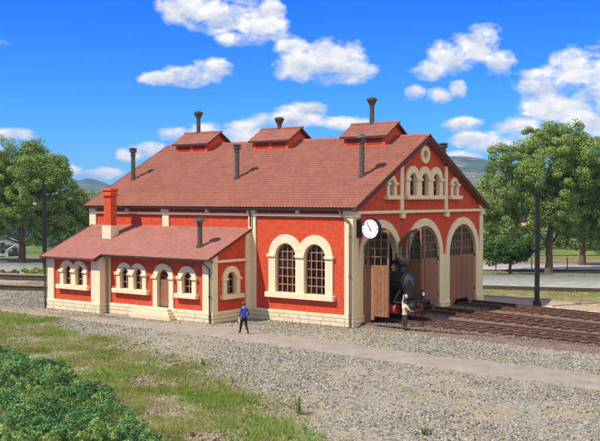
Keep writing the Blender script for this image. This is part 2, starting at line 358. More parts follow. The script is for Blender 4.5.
# pale paved yard beyond the tracks, with a low timber kerb
yardm=mat('pale_yard_paving',(.38,.385,.31),.85,var=.14,vscale=1.1,col2=(.33,.33,.25),bump=.6,bscale=3,spec=.03)
def quadstrip(name,near,far,z,m,seg=40,thick=0):
    V=[];F=[]
    for i in range(seg+1):
        t=i/seg
        for P in (near,far):
            k=t*(len(P)-1); j=min(int(k),len(P)-2); f=k-j; V.append((P[j][0]*(1-f)+P[j+1][0]*f,P[j][1]*(1-f)+P[j+1][1]*f,z))
        V.append((V[-1][0],V[-1][1],z-.3))
    F=[(3*i,3*i+3,3*i+4,3*i+1) for i in range(seg)]+[(3*i+1,3*i+4,3*i+5,3*i+2) for i in range(seg)]
    o=npmesh(name,np.array(V),np.array(F),m); return tag(o,kind='structure')
YN=[(-75,-7),(-39.15,7.68),(-4.17,22.44),(3.5,25.2),(45,43)]
quadstrip('paved_yard',[YN[0],YN[1],(-21.6,15.0),YN[2],YN[4]],[(-92,3),(-53.5,20.5),(-30,27.2),(-9.3,33.9),(40,56.5)],.16,yardm)
kb=MB()
for a,b in zip(YN[:-1],YN[1:]): kb.bar((a[0],a[1],.10),(b[0],b[1],.10),.18,.34)
tag(kb.build('yard_kerb',darkt),kind='structure')
roadm=mat('pale_asphalt',(.50,.45,.37),.95,var=.06,vscale=.6,spec=.02)
quadstrip('road',[Bg(-24,87.5),Bg(0,86.5),Bg(90,84.5)],[Bg(-24,96),Bg(0,95),Bg(90,93)],.10,roadm)
# low retaining wall at the left edge of the yard, and a tan bank in front of it
def low_wall(name,pts,h,w,label):
    rt=empty(name,(pts[0][0],pts[0][1],0),label,'low wall')
    a=MB(); c=MB()
    for p,q in zip(pts[:-1],pts[1:]): a.bar((p[0],p[1],h/2-.1),(q[0],q[1],h/2-.1),w,h+.18); c.bar((p[0],p[1],h+.05),(q[0],q[1],h+.05),w+.14,.1)
    for n,mb,m in (('wall_face',a,darkt),('coping',c,timber)):
        o=mb.build(n,m,rt,bevel=.015); o.location=(-pts[0][0],-pts[0][1],0)
low_wall('retaining_wall',[(-62,-8.5),(-30.6,1.9),(-20.6,5.3)],.32,.5,'low dark timber retaining wall with a pale coping left of the station building')
low_wall('retaining_wall',[(-70,-4),(-38.5,7.0),(-21,12.8)],.38,.7,'low dark wall behind the first one, running along the edge of the grey yard')

# ------------------------------------------------------------------ engine shed
L_,W_,C_=19.28,14.04,7.02
SM=.541; ZE=5.92; YE=-.244; XR=.36; XL=-19.75
def roofz(y): return ZE+SM*(min(y,2*C_-y)-YE)
SA=.437
def aroofz(y): return 3.3+SA*(y+3.5)
shed=empty('engine_shed',(0,0,0),'red and cream railway engine shed with three arched gates and a low annex','engine shed')
def TF(y0): return lambda u,w,d:(u,y0-d,w)
def TG(x0): return lambda u,w,d:(x0+d,u,w)
def TB(y0): return lambda u,w,d:(u,y0+d,w)
def TL(x0): return lambda u,w,d:(x0-d,u,w)
def union(cs,r,z0,zs,n=14):
    P=[(cs[0]-r,z0),(cs[0]-r,zs)]
    for i,c in enumerate(cs):
        a0=PI if i==0 or (c-cs[i-1])>=2*r else math.acos(max(-1,-(c-cs[i-1])/2/r))
        a1=0 if i==len(cs)-1 or (cs[i+1]-c)>=2*r else math.acos(min(1,(cs[i+1]-c)/2/r))
        for k in range(n+1):
            t=a0+(a1-a0)*k/n; P.append((c+r*math.cos(t),zs+r*math.sin(t)))
    P.append((cs[-1]+r,z0)); Q=[P[0]]
    for p in P[1:]:
        if math.dist(p,Q[-1])>1e-4: Q.append(p)
    return Q
def window(T,cs,ri,ro,z0,zs,sh,sz,nv,rows,par=shed,bw=.048,label=None,grille=False):
    """surround with sill and imposts, glazing bars and one pane per light; returns the holes for the wall"""
    f=MB(); f.slab([union(cs,ro,z0-.05,zs)]+[union([c],ri,z0,zs) for c in cs],T,-.22,.10)
    w=f.build('window',cream,par,bevel=.018,label=label)
    s=MB(); c0=(cs[0]+cs[-1])/2
    def tb(mb,u0,u1,w0,w1,d0,d1): mb.add([T(u,w_,d) for d in (d0,d1) for w_ in (w0,w1) for u in (u0,u1)],[(0,2,3,1),(4,5,7,6),(0,1,5,4),(2,6,7,3),(0,4,6,2),(1,3,7,5)])
    tb(s,c0-sh,c0+sh,sz,z0+.02,-.2,.26); s.build('sill',cream,w,bevel=.02)
    def imp(u0,u1): i=MB(); tb(i,u0,u1,zs-.06,zs+.08,-.1,.18); i.build('impost',cream,w,bevel=.012)
    imp(cs[0]-ro-.07,cs[0]-ri+.02)
    for a,b in zip(cs[:-1],cs[1:]): imp(a+ri-.02,b-ri+.02)
    imp(cs[-1]+ri-.02,cs[-1]+ro+.07)
    for c in cs:
        g=MB(); fr=.05
        g.slab([union([c],ri+.01,z0,zs),union([c],ri-fr,z0+fr,zs)],T,-.17,-.10)
        for k in range(1,nv):
            u=c-ri+2*ri*k/nv; tb(g,u-bw/2,u+bw/2,z0,zs+math.sqrt(max(0,ri*ri-(u-c)**2)),-.155,-.11)
        top=zs+ri
        for k in range(1,rows):
            z=z0+(top-z0)*k/rows; hw=ri if z<zs else math.sqrt(max(0,ri*ri-(z-zs)**2)); tb(g,c-hw,c+hw,z-bw/2,z+bw/2,-.152,-.113)
        g.build('glazing_bars',barmat,w)
        p=MB(); p.slab([union([c],ri+.01,z0,zs)],T,-.195,-.185); p.build('pane',glass,w)
    return [union([c],ri+.03,z0,zs) for c in cs]
def stones(T,u0,u1,w0,hs,d,mb,lmin=.5,lmax=1.1):
    """courses of ashlar, every stone a loose bevelled piece"""
    z=w0
    for h in hs:
        u=u0
        while u<u1-1e-3:
            l=random.uniform(lmin,lmax)
            if u+l>u1-lmin*.6: l=u1-u
            e=random.uniform(0,.018); g=.006; c=.02
            a0,a1,b0,b1=u+g,u+l-g,z+g,z+h-g
            vs=[T(a,b,-.02) for b in (b0,b1) for a in (a0,a1)]+[T(a,b,d+e-c) for b in (b0,b1) for a in (a0,a1)]+[T(a,b,d+e) for b in (b0+c,b1-c) for a in (a0+c,a1-c)]
            mb.add(vs,[(0,2,3,1),(0,1,5,4),(1,3,7,5),(3,2,6,7),(2,0,4,6),(4,5,9,8),(5,7,11,9),(7,6,10,11),(6,4,8,10),(8,9,11,10)])
            u+=l
        z+=h
def tbox(mb,T,u0,u1,w0,w1,d0,d1): mb.add([T(u,w,d) for d in (d0,d1) for w in (w0,w1) for u in (u0,u1)],[(0,2,3,1),(4,5,7,6),(0,1,5,4),(2,6,7,3),(0,4,6,2),(1,3,7,5)])
HS=(.21,.2,.19)
# long front wall
TM=TF(0)
holes=window(TM,[-4.15,-2.27],.66,1.13,1.5,3.42,2.2,1.24,4,6)
m_=MB(); zt=roofz(0)-.22
m_.slab([[(-L_,-.2),(-.3,-.2),(-.3,zt),(-L_,zt)]]+holes,TM,-.3,0); m_.build('wall',red,shed,label='red stucco long wall facing the footpath')
for u0,u1 in ((-L_,-18.8),(-13.12,-12.6),(-6.66,-6.15)):
    p=MB(); tbox(p,TM,u0,u1,.6,5.5,0,.10); p.build('pilaster',cream,shed,bevel=.015); p=MB(); tbox(p,TM,u0-.03,u1+.03,5.64,5.8,0,.2); p.build('eave_bracket',cream,shed,bevel=.015)
p=MB(); tbox(p,TM,-.42,.1,.6,5.5,0,.10); p.build('pilaster',cream,shed,bevel=.015); p=MB(); tbox(p,TM,-.46,.14,5.64,5.82,0,.2); p.build('eave_bracket',cream,shed,bevel=.015)
c=MB(); tbox(c,TM,-L_,.13,5.5,5.64,0,.16); c.build('string_course',cream,shed,bevel=.015)
for u in (-16.0,-9.6,-3.3):
    c=MB(); tbox(c,TM,u-.09,u+.09,5.65,5.86,0,.22); c.build('eave_bracket',cream,shed)
c=MB(); stones(TM,-6.6,.12,0,HS,.12,c); c.build('plinth',creamst,shed)
# gable front
TGa=TG(0); GC=[2.55,7.03,11.5]; RI,RO,ZS=1.65,2.07,3.25
gh=[]
gh+=window(TGa,[C_+.0-1.27,C_,C_+1.27],.35,.74,6.56,7.44,2.06,6.36,2,3)
gh+=window(TGa,[C_-3.45],.21,.47,6.56,7.18,.66,6.36,2,3)
gh+=window(TGa,[C_+3.45],.21,.47,6.56,7.18,.66,6.36,2,3)
def circ(c,z,rx,n=28): return [(c+rx*math.cos(2*PI*k/n),z+rx*math.sin(2*PI*k/n)) for k in range(n)]
o=MB(); o.slab([circ(C_+.05,8.83,.5),circ(C_+.05,8.83,.23)],TGa,-.22,.1); o=o.build('round_window',cream,shed,bevel=.015)
p=MB(); p.slab([circ(C_+.05,8.83,.24)],TGa,-.19,-.18); p.build('pane',glass,o)
gh.append(circ(C_+.05,8.83,.27))
g=MB(); rz=lambda y:roofz(y)-.22
g.slab([[(0,-.2),(W_,-.2),(W_,rz(W_)),(C_,rz(C_)),(0,rz(0))]]+gh+[union([k],RI+.05,-.19,ZS,20) for k in GC],TGa,-.3,0); g.build('gable_wall',red,shed,label='red gable wall above the three gates')
g=MB(); outer=[(.002,-.19),(.002,5.45),(.42,5.45),(.42,ZS)]
arc=union(GC,RO,ZS,ZS,20); outer+=arc+[(W_-.42,ZS),(W_-.42,5.45),(W_-.002,5.45),(W_-.002,-.19)]
g.slab([outer]+[union([k],RI,-.18,ZS,20) for k in GC],TGa,-.28,.10); g.build('gate_surround',cream,shed,bevel=.015,label='cream stone piers and arches framing the gates')
for u in (C_-2.42,C_+2.42):
    g=MB(); zt=rz(u+(.17 if u<C_ else -.17)-.34*(u<C_)); zt=min(rz(u-.17),rz(u+.17))
    tbox(g,TGa,u-.16,u+.16,5.8,zt,0,.10); g.build('lesene',cream,shed,bevel=.012); g=MB(); tbox(g,TGa,u-.2,u+.2,5.36,5.62,0,.2); g.build('corbel',cream,shed,bevel=.012)
for s0,s1 in ((0.0,.42),(W_-.42,W_)):
    g=MB(); g.slab([[(s0,5.8),(s1,5.8),(s1,rz(s1)),(s0,rz(s0))]],TGa,0,.12); tbox(g,TGa,s0-.1 if s0==0 else s0-.05,s1+.05 if s0==0 else s1+.1,5.46,5.62,0,.19); g.build('corner_block',cream,shed,bevel=.012)
g=MB(); tbox(g,TGa,-.12,W_+.12,5.63,5.79,0,.17); g.build('string_course',cream,shed,bevel=.015)
for u0,u1 in ((0.0,.9),(4.2,5.38),(8.68,9.85),(13.15,W_)): g=MB(); stones(TGa,u0,u1,0,(.2,.2,.19),.14,g,.5,.7); g.build('plinth',creamst,shed)
# rear and left walls
b=MB(); bh=[]
for cc in (-16.,-9.6,-3.2): bh+=window(TB(W_),[cc-.94,cc+.94],.66,1.13,1.5,3.42,2.2,1.24,4,6)
b.slab([[(-L_,-.2),(-.3,-.2),(-.3,rz(0)),(-L_,rz(0))]]+bh,TB(W_),-.3,0); b.build('wall',red,shed,label='red stucco rear wall')
b=MB(); lh=[]
for cc in (3.4,C_,10.6): lh+=window(TL(-L_),[cc],.66,1.1,1.5,3.42,1.25,1.24,4,6)
b.slab([[(.3,-.2),(W_-.3,-.2),(W_-.3,rz(.3)),(C_,rz(C_)),(.3,rz(.3))]]+lh,TL(-L_),-.3,0); b.build('gable_wall',red,shed,label='red end wall with tall arched windows')
for yy,T in ((W_,TB(W_)),):
    for u0,u1 in ((-L_-.05,-18.8),(-13.12,-12.6),(-6.66,-6.15),(-.42,.05)):
        p=MB(); tbox(p,T,u0,u1,.6,5.5,0,.1); p.build('pilaster',cream,shed)
    c=MB(); tbox(c,T,-L_,.1,5.5,5.64,0,.16); c.build('string_course',cream,shed)
    c=MB(); stones(T,-L_,.1,0,HS,.12,c); c.build('plinth',creamst,shed)
c=MB(); stones(TL(-L_),0,W_,0,HS,.12,c); tbox(c,TL(-L_),-.1,.4,.6,5.6,0,.1); tbox(c,TL(-L_),W_-.4,W_+.1,.6,5.6,0,.1); c.build('plinth',creamst,shed)
c=MB(); c.box(-L_+.3,-.3,.3,W_-.3,-.1,.06); c.build('shed_floor',mat('sooty_floor',(.12,.10,.085),.9),shed)

# tiled roofs: overlapping courses of wavy tiles
def tiles(x0,x1,ya,za,yb,zb,px,pc,amp,lift,mb_v,mb_f,off=0):
    L=math.hypot(yb-ya,zb-za); nc=max(1,round(L/pc)); nx=max(1,round((x1-x0)/px)); q=5
    ey=np.array([(yb-ya)/L,(zb-za)/L]); nn=np.array([-ey[1],ey[0]])
    if nn[1]<0: nn=-nn
    us=np.linspace(0,nx,nx*q+1); xs=x0+(x1-x0)*us/nx; wave=amp*np.abs(np.sin(PI*us))**.8
    V=[];F=[];o=off
    for c in range(nc):
        s0=L*c/nc; s1=L*(c+1)/nc+(.04 if c<nc-1 else 0)
        jit=(rng.random(nx*q+1)*.006)
        rows=[(s0,lift-.03),(s0,lift),( (s0+s1)/2,lift*.55),(s1,.012)]
        for s,h in rows:
            hh=h+wave+ (jit if h else 0); 
            V.append(np.stack([xs,ya+ey[0]*s+nn[0]*hh,za+ey[1]*s+nn[1]*hh],-1))
        m=len(xs); i=np.arange(m-1)
        for r in range(3): a=o+r*m+i; F.append(np.stack([a,a+1,a+m+1,a+m],-1))
        o+=4*m
    mb_v.append(np.concatenate(V)); mb_f.append(np.concatenate(F)); return o
def tile_roof(name,panels,m,par,label=None,px=.21,pc=.27,amp=.045,lift=.05):
    v=[];f=[];o=0
    for p in panels: o=tiles(*p,px,pc,amp,lift,v,f,o)
    V=np.concatenate(v);F=np.concatenate(f); ob=npmesh(name,V,F,m,par)
    # sharp edges between courses, smooth over waves is left faceted at this size
    if label: ob['label']=label
    return ob
# a tile-by-tile tint for the clay
def tile_tint(m,sx,sy,amount):
    nt=m.node_tree; N=nt.nodes; L=nt.links; b=N['Principled BSDF']; src=b.inputs['Base Color'].links[0].from_socket
    tc=N.new('ShaderNodeTexCoord'); mp=N.new('ShaderNodeMapping'); mp.inputs['Scale'].default_value=(sx,sy,0); L.new(tc.outputs['Object'],mp.inputs[0])
    fl=N.new('ShaderNodeVectorMath'); fl.operation='FLOOR'; L.new(mp.outputs[0],fl.inputs[0]); wn=N.new('ShaderNodeTexWhiteNoise'); L.new(fl.outputs[0],wn.inputs[0])
    mr=N.new('ShaderNodeMapRange'); mr.inputs['To Min'].default_value=1-amount; mr.inputs['To Max'].default_value=1+amount; L.new(wn.outputs[0],mr.inputs['Value'])
    hs=N.new('ShaderNodeHueSaturation'); L.new(mr.outputs[0],hs.inputs['Value']); L.new(src,hs.inputs['Color']); L.new(hs.outputs[0],b.inputs['Base Color'])
tile_tint(tilem,1/.21,1/.24,.07); tile_tint(tileb,1/.15,1/.14,.10)
ZR=roofz(C_)
roof=tile_roof('roof',[(XL,XR,YE,ZE,C_,ZR),(XL,XR,2*C_-YE,ZE,C_,ZR)],tilem,shed,'weathered rose red tiled main roof')
u=MB(); u.slab([[(YE+.03,ZE-.03),(C_,ZR-.02),(2*C_-YE-.03,ZE-.03),(2*C_-YE-.03,ZE-.12),(C_,ZR-.21),(YE+.03,ZE-.12)]],TG(0),XL+.02,XR-.02); u.build('roof_boarding',brown2,roof)
for x0,x1 in ((XR-.03,XR+.05),(XL-.05,XL+.03)):
    v=MB(); v.slab([[(YE-.02,ZE+.07),(C_,ZR+.08),(2*C_-YE+.02,ZE+.07),(2*C_-YE+.02,ZE-.2),(C_,ZR-.19),(YE-.02,ZE-.2)]],TG(0),x0,x1); v.build('verge_board',verge,roof,bevel=.01)
v=MB(); x=XL
while x<XR-.1:
    v.lathe([(.05,0),(.115,.0),(.105,.36),(.05,.36)],(x,C_,ZR+.02),8,'x'); x+=.36
v.build('ridge_tiles',mat('ridge_clay',(.33,.10,.075),.8,island=.15),roof)
def gutter(par,x0,x1,y,z,r=.085):
    g=MB(); n=8
    for s in (0,):
        pts=[(x,y+rr*math.cos(t),z+rr*math.sin(t)) for x in (x0,x1) for rr in (r,r-.02) for t in [PI+PI*k/n for k in range(n+1)]]
        m=n+1; q=lambda a,b,k:(a*2+b)*m+k
        fs=[]
        for k in range(n): fs+=[(q(0,0,k),q(0,0,k+1),q(1,0,k+1),q(1,0,k)),(q(0,1,k),q(1,1,k),q(1,1,k+1),q(0,1,k+1)),(q(0,0,k),q(0,1,k),q(0,1,k+1),q(0,0,k+1)),(q(1,0,k),q(1,0,k+1),q(1,1,k+1),q(1,1,k))]
        fs+=[(q(0,0,0),q(1,0,0),q(1,1,0),q(0,1,0)),(q(0,0,n),q(0,1,n),q(1,1,n),q(1,0,n))]
        g.add(pts,fs)
    return g.build('gutter',gut,par,smooth=True)
gutter(shed,XL,XR-.05,YE-.09,ZE+.0,.1); gutter(shed,XL,XR-.05,2*C_-YE+.09,ZE,.1)
def downpipe(pts,par,r=.05,m=None):
    d=MB(); d.tube(pts,r,8)
    for p,q in zip(pts[:-1],pts[1:]):
        if abs(p[2]-q[2])>1.5:
            for t in (.12,.5,.88): zc=p[2]+(q[2]-p[2])*t; d.lathe([(r,-.04),(r+.02,-.04),(r+.02,.04),(r,.04)],(p[0],p[1],zc),8)
    d.build('downpipe',m or gut,par,smooth=True)
downpipe([(-.55,YE-.09,5.84),(-.5,YE-.05,5.6),(-.1,-.20,5.3),(-.02,-.20,5.15),(-.02,-.20,.02)],shed,.05,mat('downpipe_paint',(.20,.15,.09),.5,.3))
downpipe([(-6.42,YE-.09,5.84),(-6.42,-.2,5.5),(-6.42,-.2,4.9)],shed,.045)

# gates
def gate_leaf(hy,sgn,ang,label,zpb=3.1):
    """hinge at y=hy, closed leaf runs sgn*y; swung outwards by ang"""
    w=RI-.03; 
    def T(a,z,d):   # a along the leaf from the hinge, d outwards of closed leaf
        dy=sgn*math.cos(ang); dx=math.sin(ang)
        nx=math.cos(ang); ny=-sgn*math.sin(ang)
        return (.0+a*dx+d*nx-.1, hy+a*dy+d*ny, z)
    zc=lambda a: ZS+math.sqrt(max(0,w*w-(w-a)**2)) if a<w else ZS+w
    def quarter(i0,i1,zb,n=12):   # inset loop
        P=[(i0,zb)]; a0=i0; a1=w-i1; r=w-i0
        for k in range(n+1):
            t=PI-(PI/2)*k/n; a=w+r*math.cos(t); z=ZS+r*math.sin(t)
            if a<=a1: P.append((a,z))
        P.append((a1,ZS+math.sqrt(max(0,r*r-(w-a1)**2)))); P.append((a1,zb)); return P
    out=[(0,.05),(0,ZS)]+[(w+w*math.cos(PI-(PI/2)*k/14),ZS+w*math.sin(PI-(PI/2)*k/14)) for k in range(1,15)]+[(w,.52),(.78,.52),(.48,.05)]
    hole=quarter(.13,.10,zpb)
    m=MB(); m.slab([out,hole],T,0,.07); leaf=m.build('gate_leaf',brown2,shed,label=label)
    pl=MB(); n=8; a=.03
    pw=(w-.06)/n
    for k in range(n):
        a0=.03+k*pw+.008; a1=.03+(k+1)*pw-.008; zb=.07 if a1<.5 else (.54 if a0>.72 else .07+(a0-.48)/.3*.47+.06)
        for d0,d1 in ((.07,.095),(-.025,0)): pl.add([T(a_,z_,d_) for d_ in (d0,d1) for z_ in (zb,zpb-.12) for a_ in (a0,a1)],[(0,2,3,1),(4,5,7,6),(0,1,5,4),(2,6,7,3),(0,4,6,2),(1,3,7,5)])
    pl.build('planking',brown,leaf)
    g=MB(); top=ZS+w
    def arcz(a): r=w-.13; return ZS+math.sqrt(max(0,r*r-(w-a)**2))
    def bb(a0,a1,z0,z1): g.add([T(a_,z_,d_) for d_ in (.01,.065) for z_ in (z0,z1) for a_ in (a0,a1)],[(0,2,3,1),(4,5,7,6),(0,1,5,4),(2,6,7,3),(0,4,6,2),(1,3,7,5)])
    for k in range(1,4):
        a=.13+(w-.23)*k/4; bb(a-.022,a+.022,zpb,arcz(a))
    for k in range(1,4):
        z=zpb+.42*k; r=w-.13; a0=w-math.sqrt(max(0,r*r-max(0,z-ZS)**2)); bb(max(a0,.13),w-.1,z-.022,z+.022)
    g.build('glazing_bars',brown2,leaf)
    p=MB(); p.slab([hole],T,.03,.036); p.build('pane',glass,leaf)
    h=MB()
    for z in (1.0,3.05):
        h.add([T(a_,z+z_,d_) for d_ in (-.03,.12) for z_ in (-.09,.09) for a_ in (-.16,.06)],[(0,2,3,1),(4,5,7,6),(0,1,5,4),(2,6,7,3),(0,4,6,2),(1,3,7,5)])
    h.build('hinge',iron,leaf)
gate_leaf(GC[0]-RI+.02,1,R(86),'gate leaf standing open in the sun below the clock')
gate_leaf(GC[0]+RI-.02,-1,R(89),'gate leaf standing open behind the locomotive')
gate_leaf(GC[1]-RI+.02,1,R(3),None); gate_leaf(GC[1]+RI-.02,-1,R(3),None)
gate_leaf(GC[2]-RI+.02,1,0,None); gate_leaf(GC[2]+RI-.02,-1,0,None)

# ridge ventilators
louvm=mat('louvre_paint',(.42,.05,.02),.7)
def ventilator(xc):
    hw,yf=1.375,1.02; z0=roofz(C_-yf)-.03; ze=9.99; za=10.62
    b=MB(); prof=[(C_-yf,z0-.1),(C_-yf,ze),(C_,za-.02),(C_+yf,ze),(C_+yf,z0-.1)]
    b.slab([prof],TG(xc),-hw,hw)
    v=b.build('roof_ventilator',orange,shed)
    for s in (-1,1):
        f=MB(); T=(lambda u,w,d:(u,C_-yf-d,w)) if s<0 else (lambda u,w,d:(u,C_+yf+d,w))
        tbox(f,T,xc-hw-.03,xc+hw+.03,z0-.12,z0+.16,0,.06)
        for a0,a1 in ((-hw,-hw+.22),(-.13,.13),(hw-.22,hw)): tbox(f,T,xc+a0,xc+a1,z0+.16,ze-.02,0,.05)
        f.build('frame',orange,v)
    for s in (-1,1):
        for a0,a1 in ((-hw+.22,-.13),(.13,hw-.22)):
            l=MB()
            for k in range(5):
                z=z0+.2+k*.1; y0=C_+s*(yf+.01)
                l.add([(xc+a,y0+s*dy,z+dz) for a in (a0,a1) for dy,dz in ((0,.06),(.045,0),(.045,.02),(0,.08))],[(0,1,2,3),(4,7,6,5),(0,4,5,1),(1,5,6,2),(2,6,7,3),(3,7,4,0)])
            l.build('louvre',louvm,v)
    o=.24; sl=(za-ze)/yf; zz=ze-o*sl
    r=tile_roof('ventilator_roof',[(xc-hw-.22,xc+hw+.22,C_-yf-o,zz+.03,C_,za+.03),(xc-hw-.22,xc+hw+.22,C_+yf+o,zz+.03,C_,za+.03)],tilem,v,px=.2,pc=.24,amp=.02,lift=.035)
    d=MB(); d.slab([[(C_-yf-o,zz+.02),(C_,za+.02),(C_+yf+o,zz+.02),(C_+yf+o,zz-.05),(C_,za-.05),(C_-yf-o,zz-.05)]],TG(xc),-hw-.2,hw+.2); d.build('verge_board',verge,v)
    t=MB(); x=xc-hw-.22
    while x<xc+hw+.1: t.lathe([(.03,0),(.08,0),(.07,.27),(.03,.27)],(x,C_,za+.06),8,'x'); x+=.274
    t.build('ridge_tiles',tilem,v)
for xc in (-16.53,-10.02,-3.23): ventilator(xc)
def ventpipe(x,y,z0,z1,r,kind):
    p=MB()
    if kind=='funnel': p.lathe([(r,z0-.3),(r,z1-.55),(r*1.05,z1-.5),(r*2.0,z1-.22),(r*2.15,z1-.2)],(x,y,0),14)
    else: p.lathe([(r+.06,z0-.35),(r+.06,z0+.12),(r,z0+.14),(r,z1-.3)],(x,y,0),14); p.lathe([(r,0),(r+.035,0),(r+.035,.06),(r,.06)],(x,y,z1-.5),14)
    o=p.build('vent_pipe',zinc,shed,smooth=True)
    c=MB()
    if kind=='funnel': c.lathe([(r*2.2,z1-.19),(r*2.3,z1-.12),(r*1.4,z1-.02),(.02,z1)],(x,y,0),14)
    elif kind=='cowl': c.lathe([(r*.9,z1-.34),(r*1.7,z1-.3),(r*1.75,z1-.16),(r*1.1,z1-.12),(r*2.1,z1-.1),(r*2.1,z1-.06),(.02,z1)],(x,y,0),14)
    else: c.lathe([(r*1.2,z1-.36),(r*1.3,z1-.2),(r*2.7,z1-.22),(r*2.6,z1-.17),(.02,z1)],(x,y,0),14)
    c.build('cap',zinc,o,smooth=True)
ventpipe(-16.9,C_,10.65,12.12,.135,'funnel'); ventpipe(-10.15,C_,10.65,11.4,.135,'funnel'); ventpipe(-3.41,C_,10.65,12.2,.135,'funnel')
ventpipe(-18.5,2.72,7.5,9.6,.135,'cowl'); ventpipe(-9.85,2.7,7.52,9.56,.135,'cowl'); ventpipe(-1.23,2.7,7.53,9.8,.135,'cone'); ventpipe(-1.14,11.3,7.55,9.72,.15,'cowl')

# annex
AX0,AXJ,AX1=-18.96,-14.53,-6.6; YA,YW=-3.0,-3.54
TA,TW,TE=TF(YA),TF(YW),TG(AX1)
ah=window(TA,[-13.07,-12.0],.33,.63,1.42,2.26,1.38,1.2,2,3)
ah+=window(TA,[-8.33],.35,.66,1.42,2.24,.78,1.2,2,3)
door=union([-10.08],.43,.6,2.2)
a=MB(); a.slab([[(AXJ,-.2),(AX1-.25,-.2),(AX1-.25,3.38),(AXJ,3.38)]]+ah+[union([-10.08],.46,.6,2.2)],TA,-.25,0); a.build('annex_wall',red,shed,label='red annex front wall with the brown door')
d=MB(); d.slab([union([-10.08],.76,.55,2.2),union([-10.08],.43,.6,2.2)],TA,-.2,.1); tbox(d,TA,-10.9,-10.5,2.13,2.27,-.1,.18); tbox(d,TA,-9.66,-9.26,2.13,2.27,-.1,.18)
df=d.build('door_surround',cream,shed,bevel=.015)
d=MB(); d.slab([union([-10.08],.43,.6,2.2),union([-10.08],.34,2.08,2.2)],TA,-.18,-.12); 
dr=d.build('door',brown2,shed,label='narrow brown arched plank door of the annex')
d=MB()
for k in range(5): u0=-10.49+k*.164; tbox(d,TA,u0+.006,u0+.158,.64,2.03,-.12,-.095)
d.build('planking',brown,dr)
d=MB(); tbox(d,TA,-10.1,-10.06,2.08,2.54,-.165,-.125); tbox(d,TA,-10.42,-9.74,2.26,2.3,-.163,-.127); d.build('glazing_bars',brown2,dr)
d=MB(); d.slab([union([-10.08],.35,2.07,2.2)],TA,-.155,-.15); d.build('pane',glass,dr)
d=MB(); d.lathe([(.01,0),(.035,.0),(.035,.05),(.01,.06)],(-9.74,YA+.06,1.35),8,'y'); d.build('handle',brass,dr)
wh=window(TW,[-17.22,-16.17],.33,.63,1.46,2.26,1.36,1.24,2,3)
a=MB(); a.slab([[(AX0,-.2),(AXJ,-.2),(AXJ,3.14),(AX0,3.14)]]+wh,TW,-.25,0); a.build('annex_wall',red,shed,label='red front wall of the projecting annex wing')
a=MB(); a.box(AXJ-.25,AXJ-.002,YW+.25,YA+.25,-.2,3.25); a.box(AXJ-.001,AXJ+.1,YW,YA-.1,.6,3.2); a.build('annex_return',cream,shed)
eh=window(TE,[-1.6],.36,.68,1.4,2.22,.84,1.18,2,3)
a=MB(); zz=lambda y:aroofz(y)-.14
a.slab([[(YA,-.2),(0.0,-.2),(0.0,zz(0)),(YA,zz(YA))]]+eh,TE,-.25,0); a.build('annex_end_wall',red,shed,label='red annex end wall with a single arched window')
a=MB(); a.slab([[(YW+.25,-.2),(0.0,-.2),(0.0,zz(0)),(YW+.25,zz(YW+.25))]],TL(AX0),-.25,0); a.build('annex_end_wall',red,shed)
for T,u0,u1,zt in ((TA,AXJ+.1,-14.23,3.36),(TA,-7.22,AX1+.1,3.36),(TW,AX0-.1,-18.4,3.12),(TW,-15.17,AXJ+.1,3.12)):
    p=MB(); tbox(p,T,u0,u1,.58,zt,0,.1); p.build('pilaster',cream,shed,bevel=.012)
p=MB(); p.slab([[(YA-.0,.58),(YA+.3,.58),(YA+.3,zz(YA+.3)),(YA,zz(YA))]],TE,0,.1); p.build('pilaster',cream,shed,bevel=.012); p=MB(); p.slab([[(-.46,.58),(-.1,.58),(-.1,zz(-.1)),(-.46,zz(-.46))]],TE,0,.1); p.build('pilaster',cream,shed,bevel=.012)
p=MB(); tbox(p,TE,YA-.1,-.1,3.1,3.24,0,.16); p.build('string_course',cream,shed,bevel=.012)
for T,u0,u1,l0,l1 in ((TA,AXJ+.12,AX1+.13,.5,1.1),(TW,AX0-.1,AXJ+.12,.5,1.1),(TE,YA-.12,-.12,.5,1.1),(TG(AXJ),YW-.1,YA-.14,.3,.5),(TL(AX0),YW,0,.5,1.1)):
    c=MB(); stones(T,u0,u1,0,HS,.13,c,l0,l1); c.build('plinth',creamst,shed)
s=MB()
for k in range(4):
    x0,x1=-12.1+.12*k,-9.05-.13*k; yf=-3.62+.07*k
    s.box(x0,x1,yf,YA-.14,.145*k+.0,.145*(k+1)-.008)
s.build('doorstep',creamst,shed,bevel=.012)
ar=tile_roof('annex_roof',[(-19.1,-6.42,-3.5,3.3,0.02,aroofz(.02))]+[(-19.1,-14.45,-4.04,aroofz(-4.04),-3.5,3.3)],tileb,shed,'pink red annex roof',px=.15,pc=.153,amp=.010,lift=.018)
a=MB(); T=TG(0)
a.slab([[(-3.48,aroofz(-3.48)-.02),(0,aroofz(0)-.02),(0,aroofz(0)-.12),(-3.48,aroofz(-3.48)-.12)]],T,-14.45,-6.44)
a.slab([[(-4.02,aroofz(-4.02)-.02),(0,aroofz(0)-.02),(0,aroofz(0)-.12),(-4.02,aroofz(-4.02)-.12)]],T,-19.08,-14.47); a.build('roof_boarding',brown2,ar)
a=MB(); a.slab([[(-3.52,aroofz(-3.52)+.035),(0,aroofz(0)+.035),(0,aroofz(0)-.09),(-3.52,aroofz(-3.52)-.09)]],T,-6.45,-6.40); a.build('verge_board',verge,ar); a=MB(); a.slab([[(-4.06,aroofz(-4.06)+.05),(0,aroofz(0)+.05),(0,aroofz(0)-.15),(-4.06,aroofz(-4.06)-.15)]],T,-19.14,-19.07); a.build('verge_board',verge,ar); a=MB(); a.slab([[(-4.06,aroofz(-4.06)+.04),(-3.5,3.3+.04),(-3.5,3.3-.15),(-4.06,aroofz(-4.06)-.15)]],T,-14.46,-14.40); a.build('verge_board',verge,ar)
gutter(shed,-14.4,-6.42,-3.59,3.29,.085)
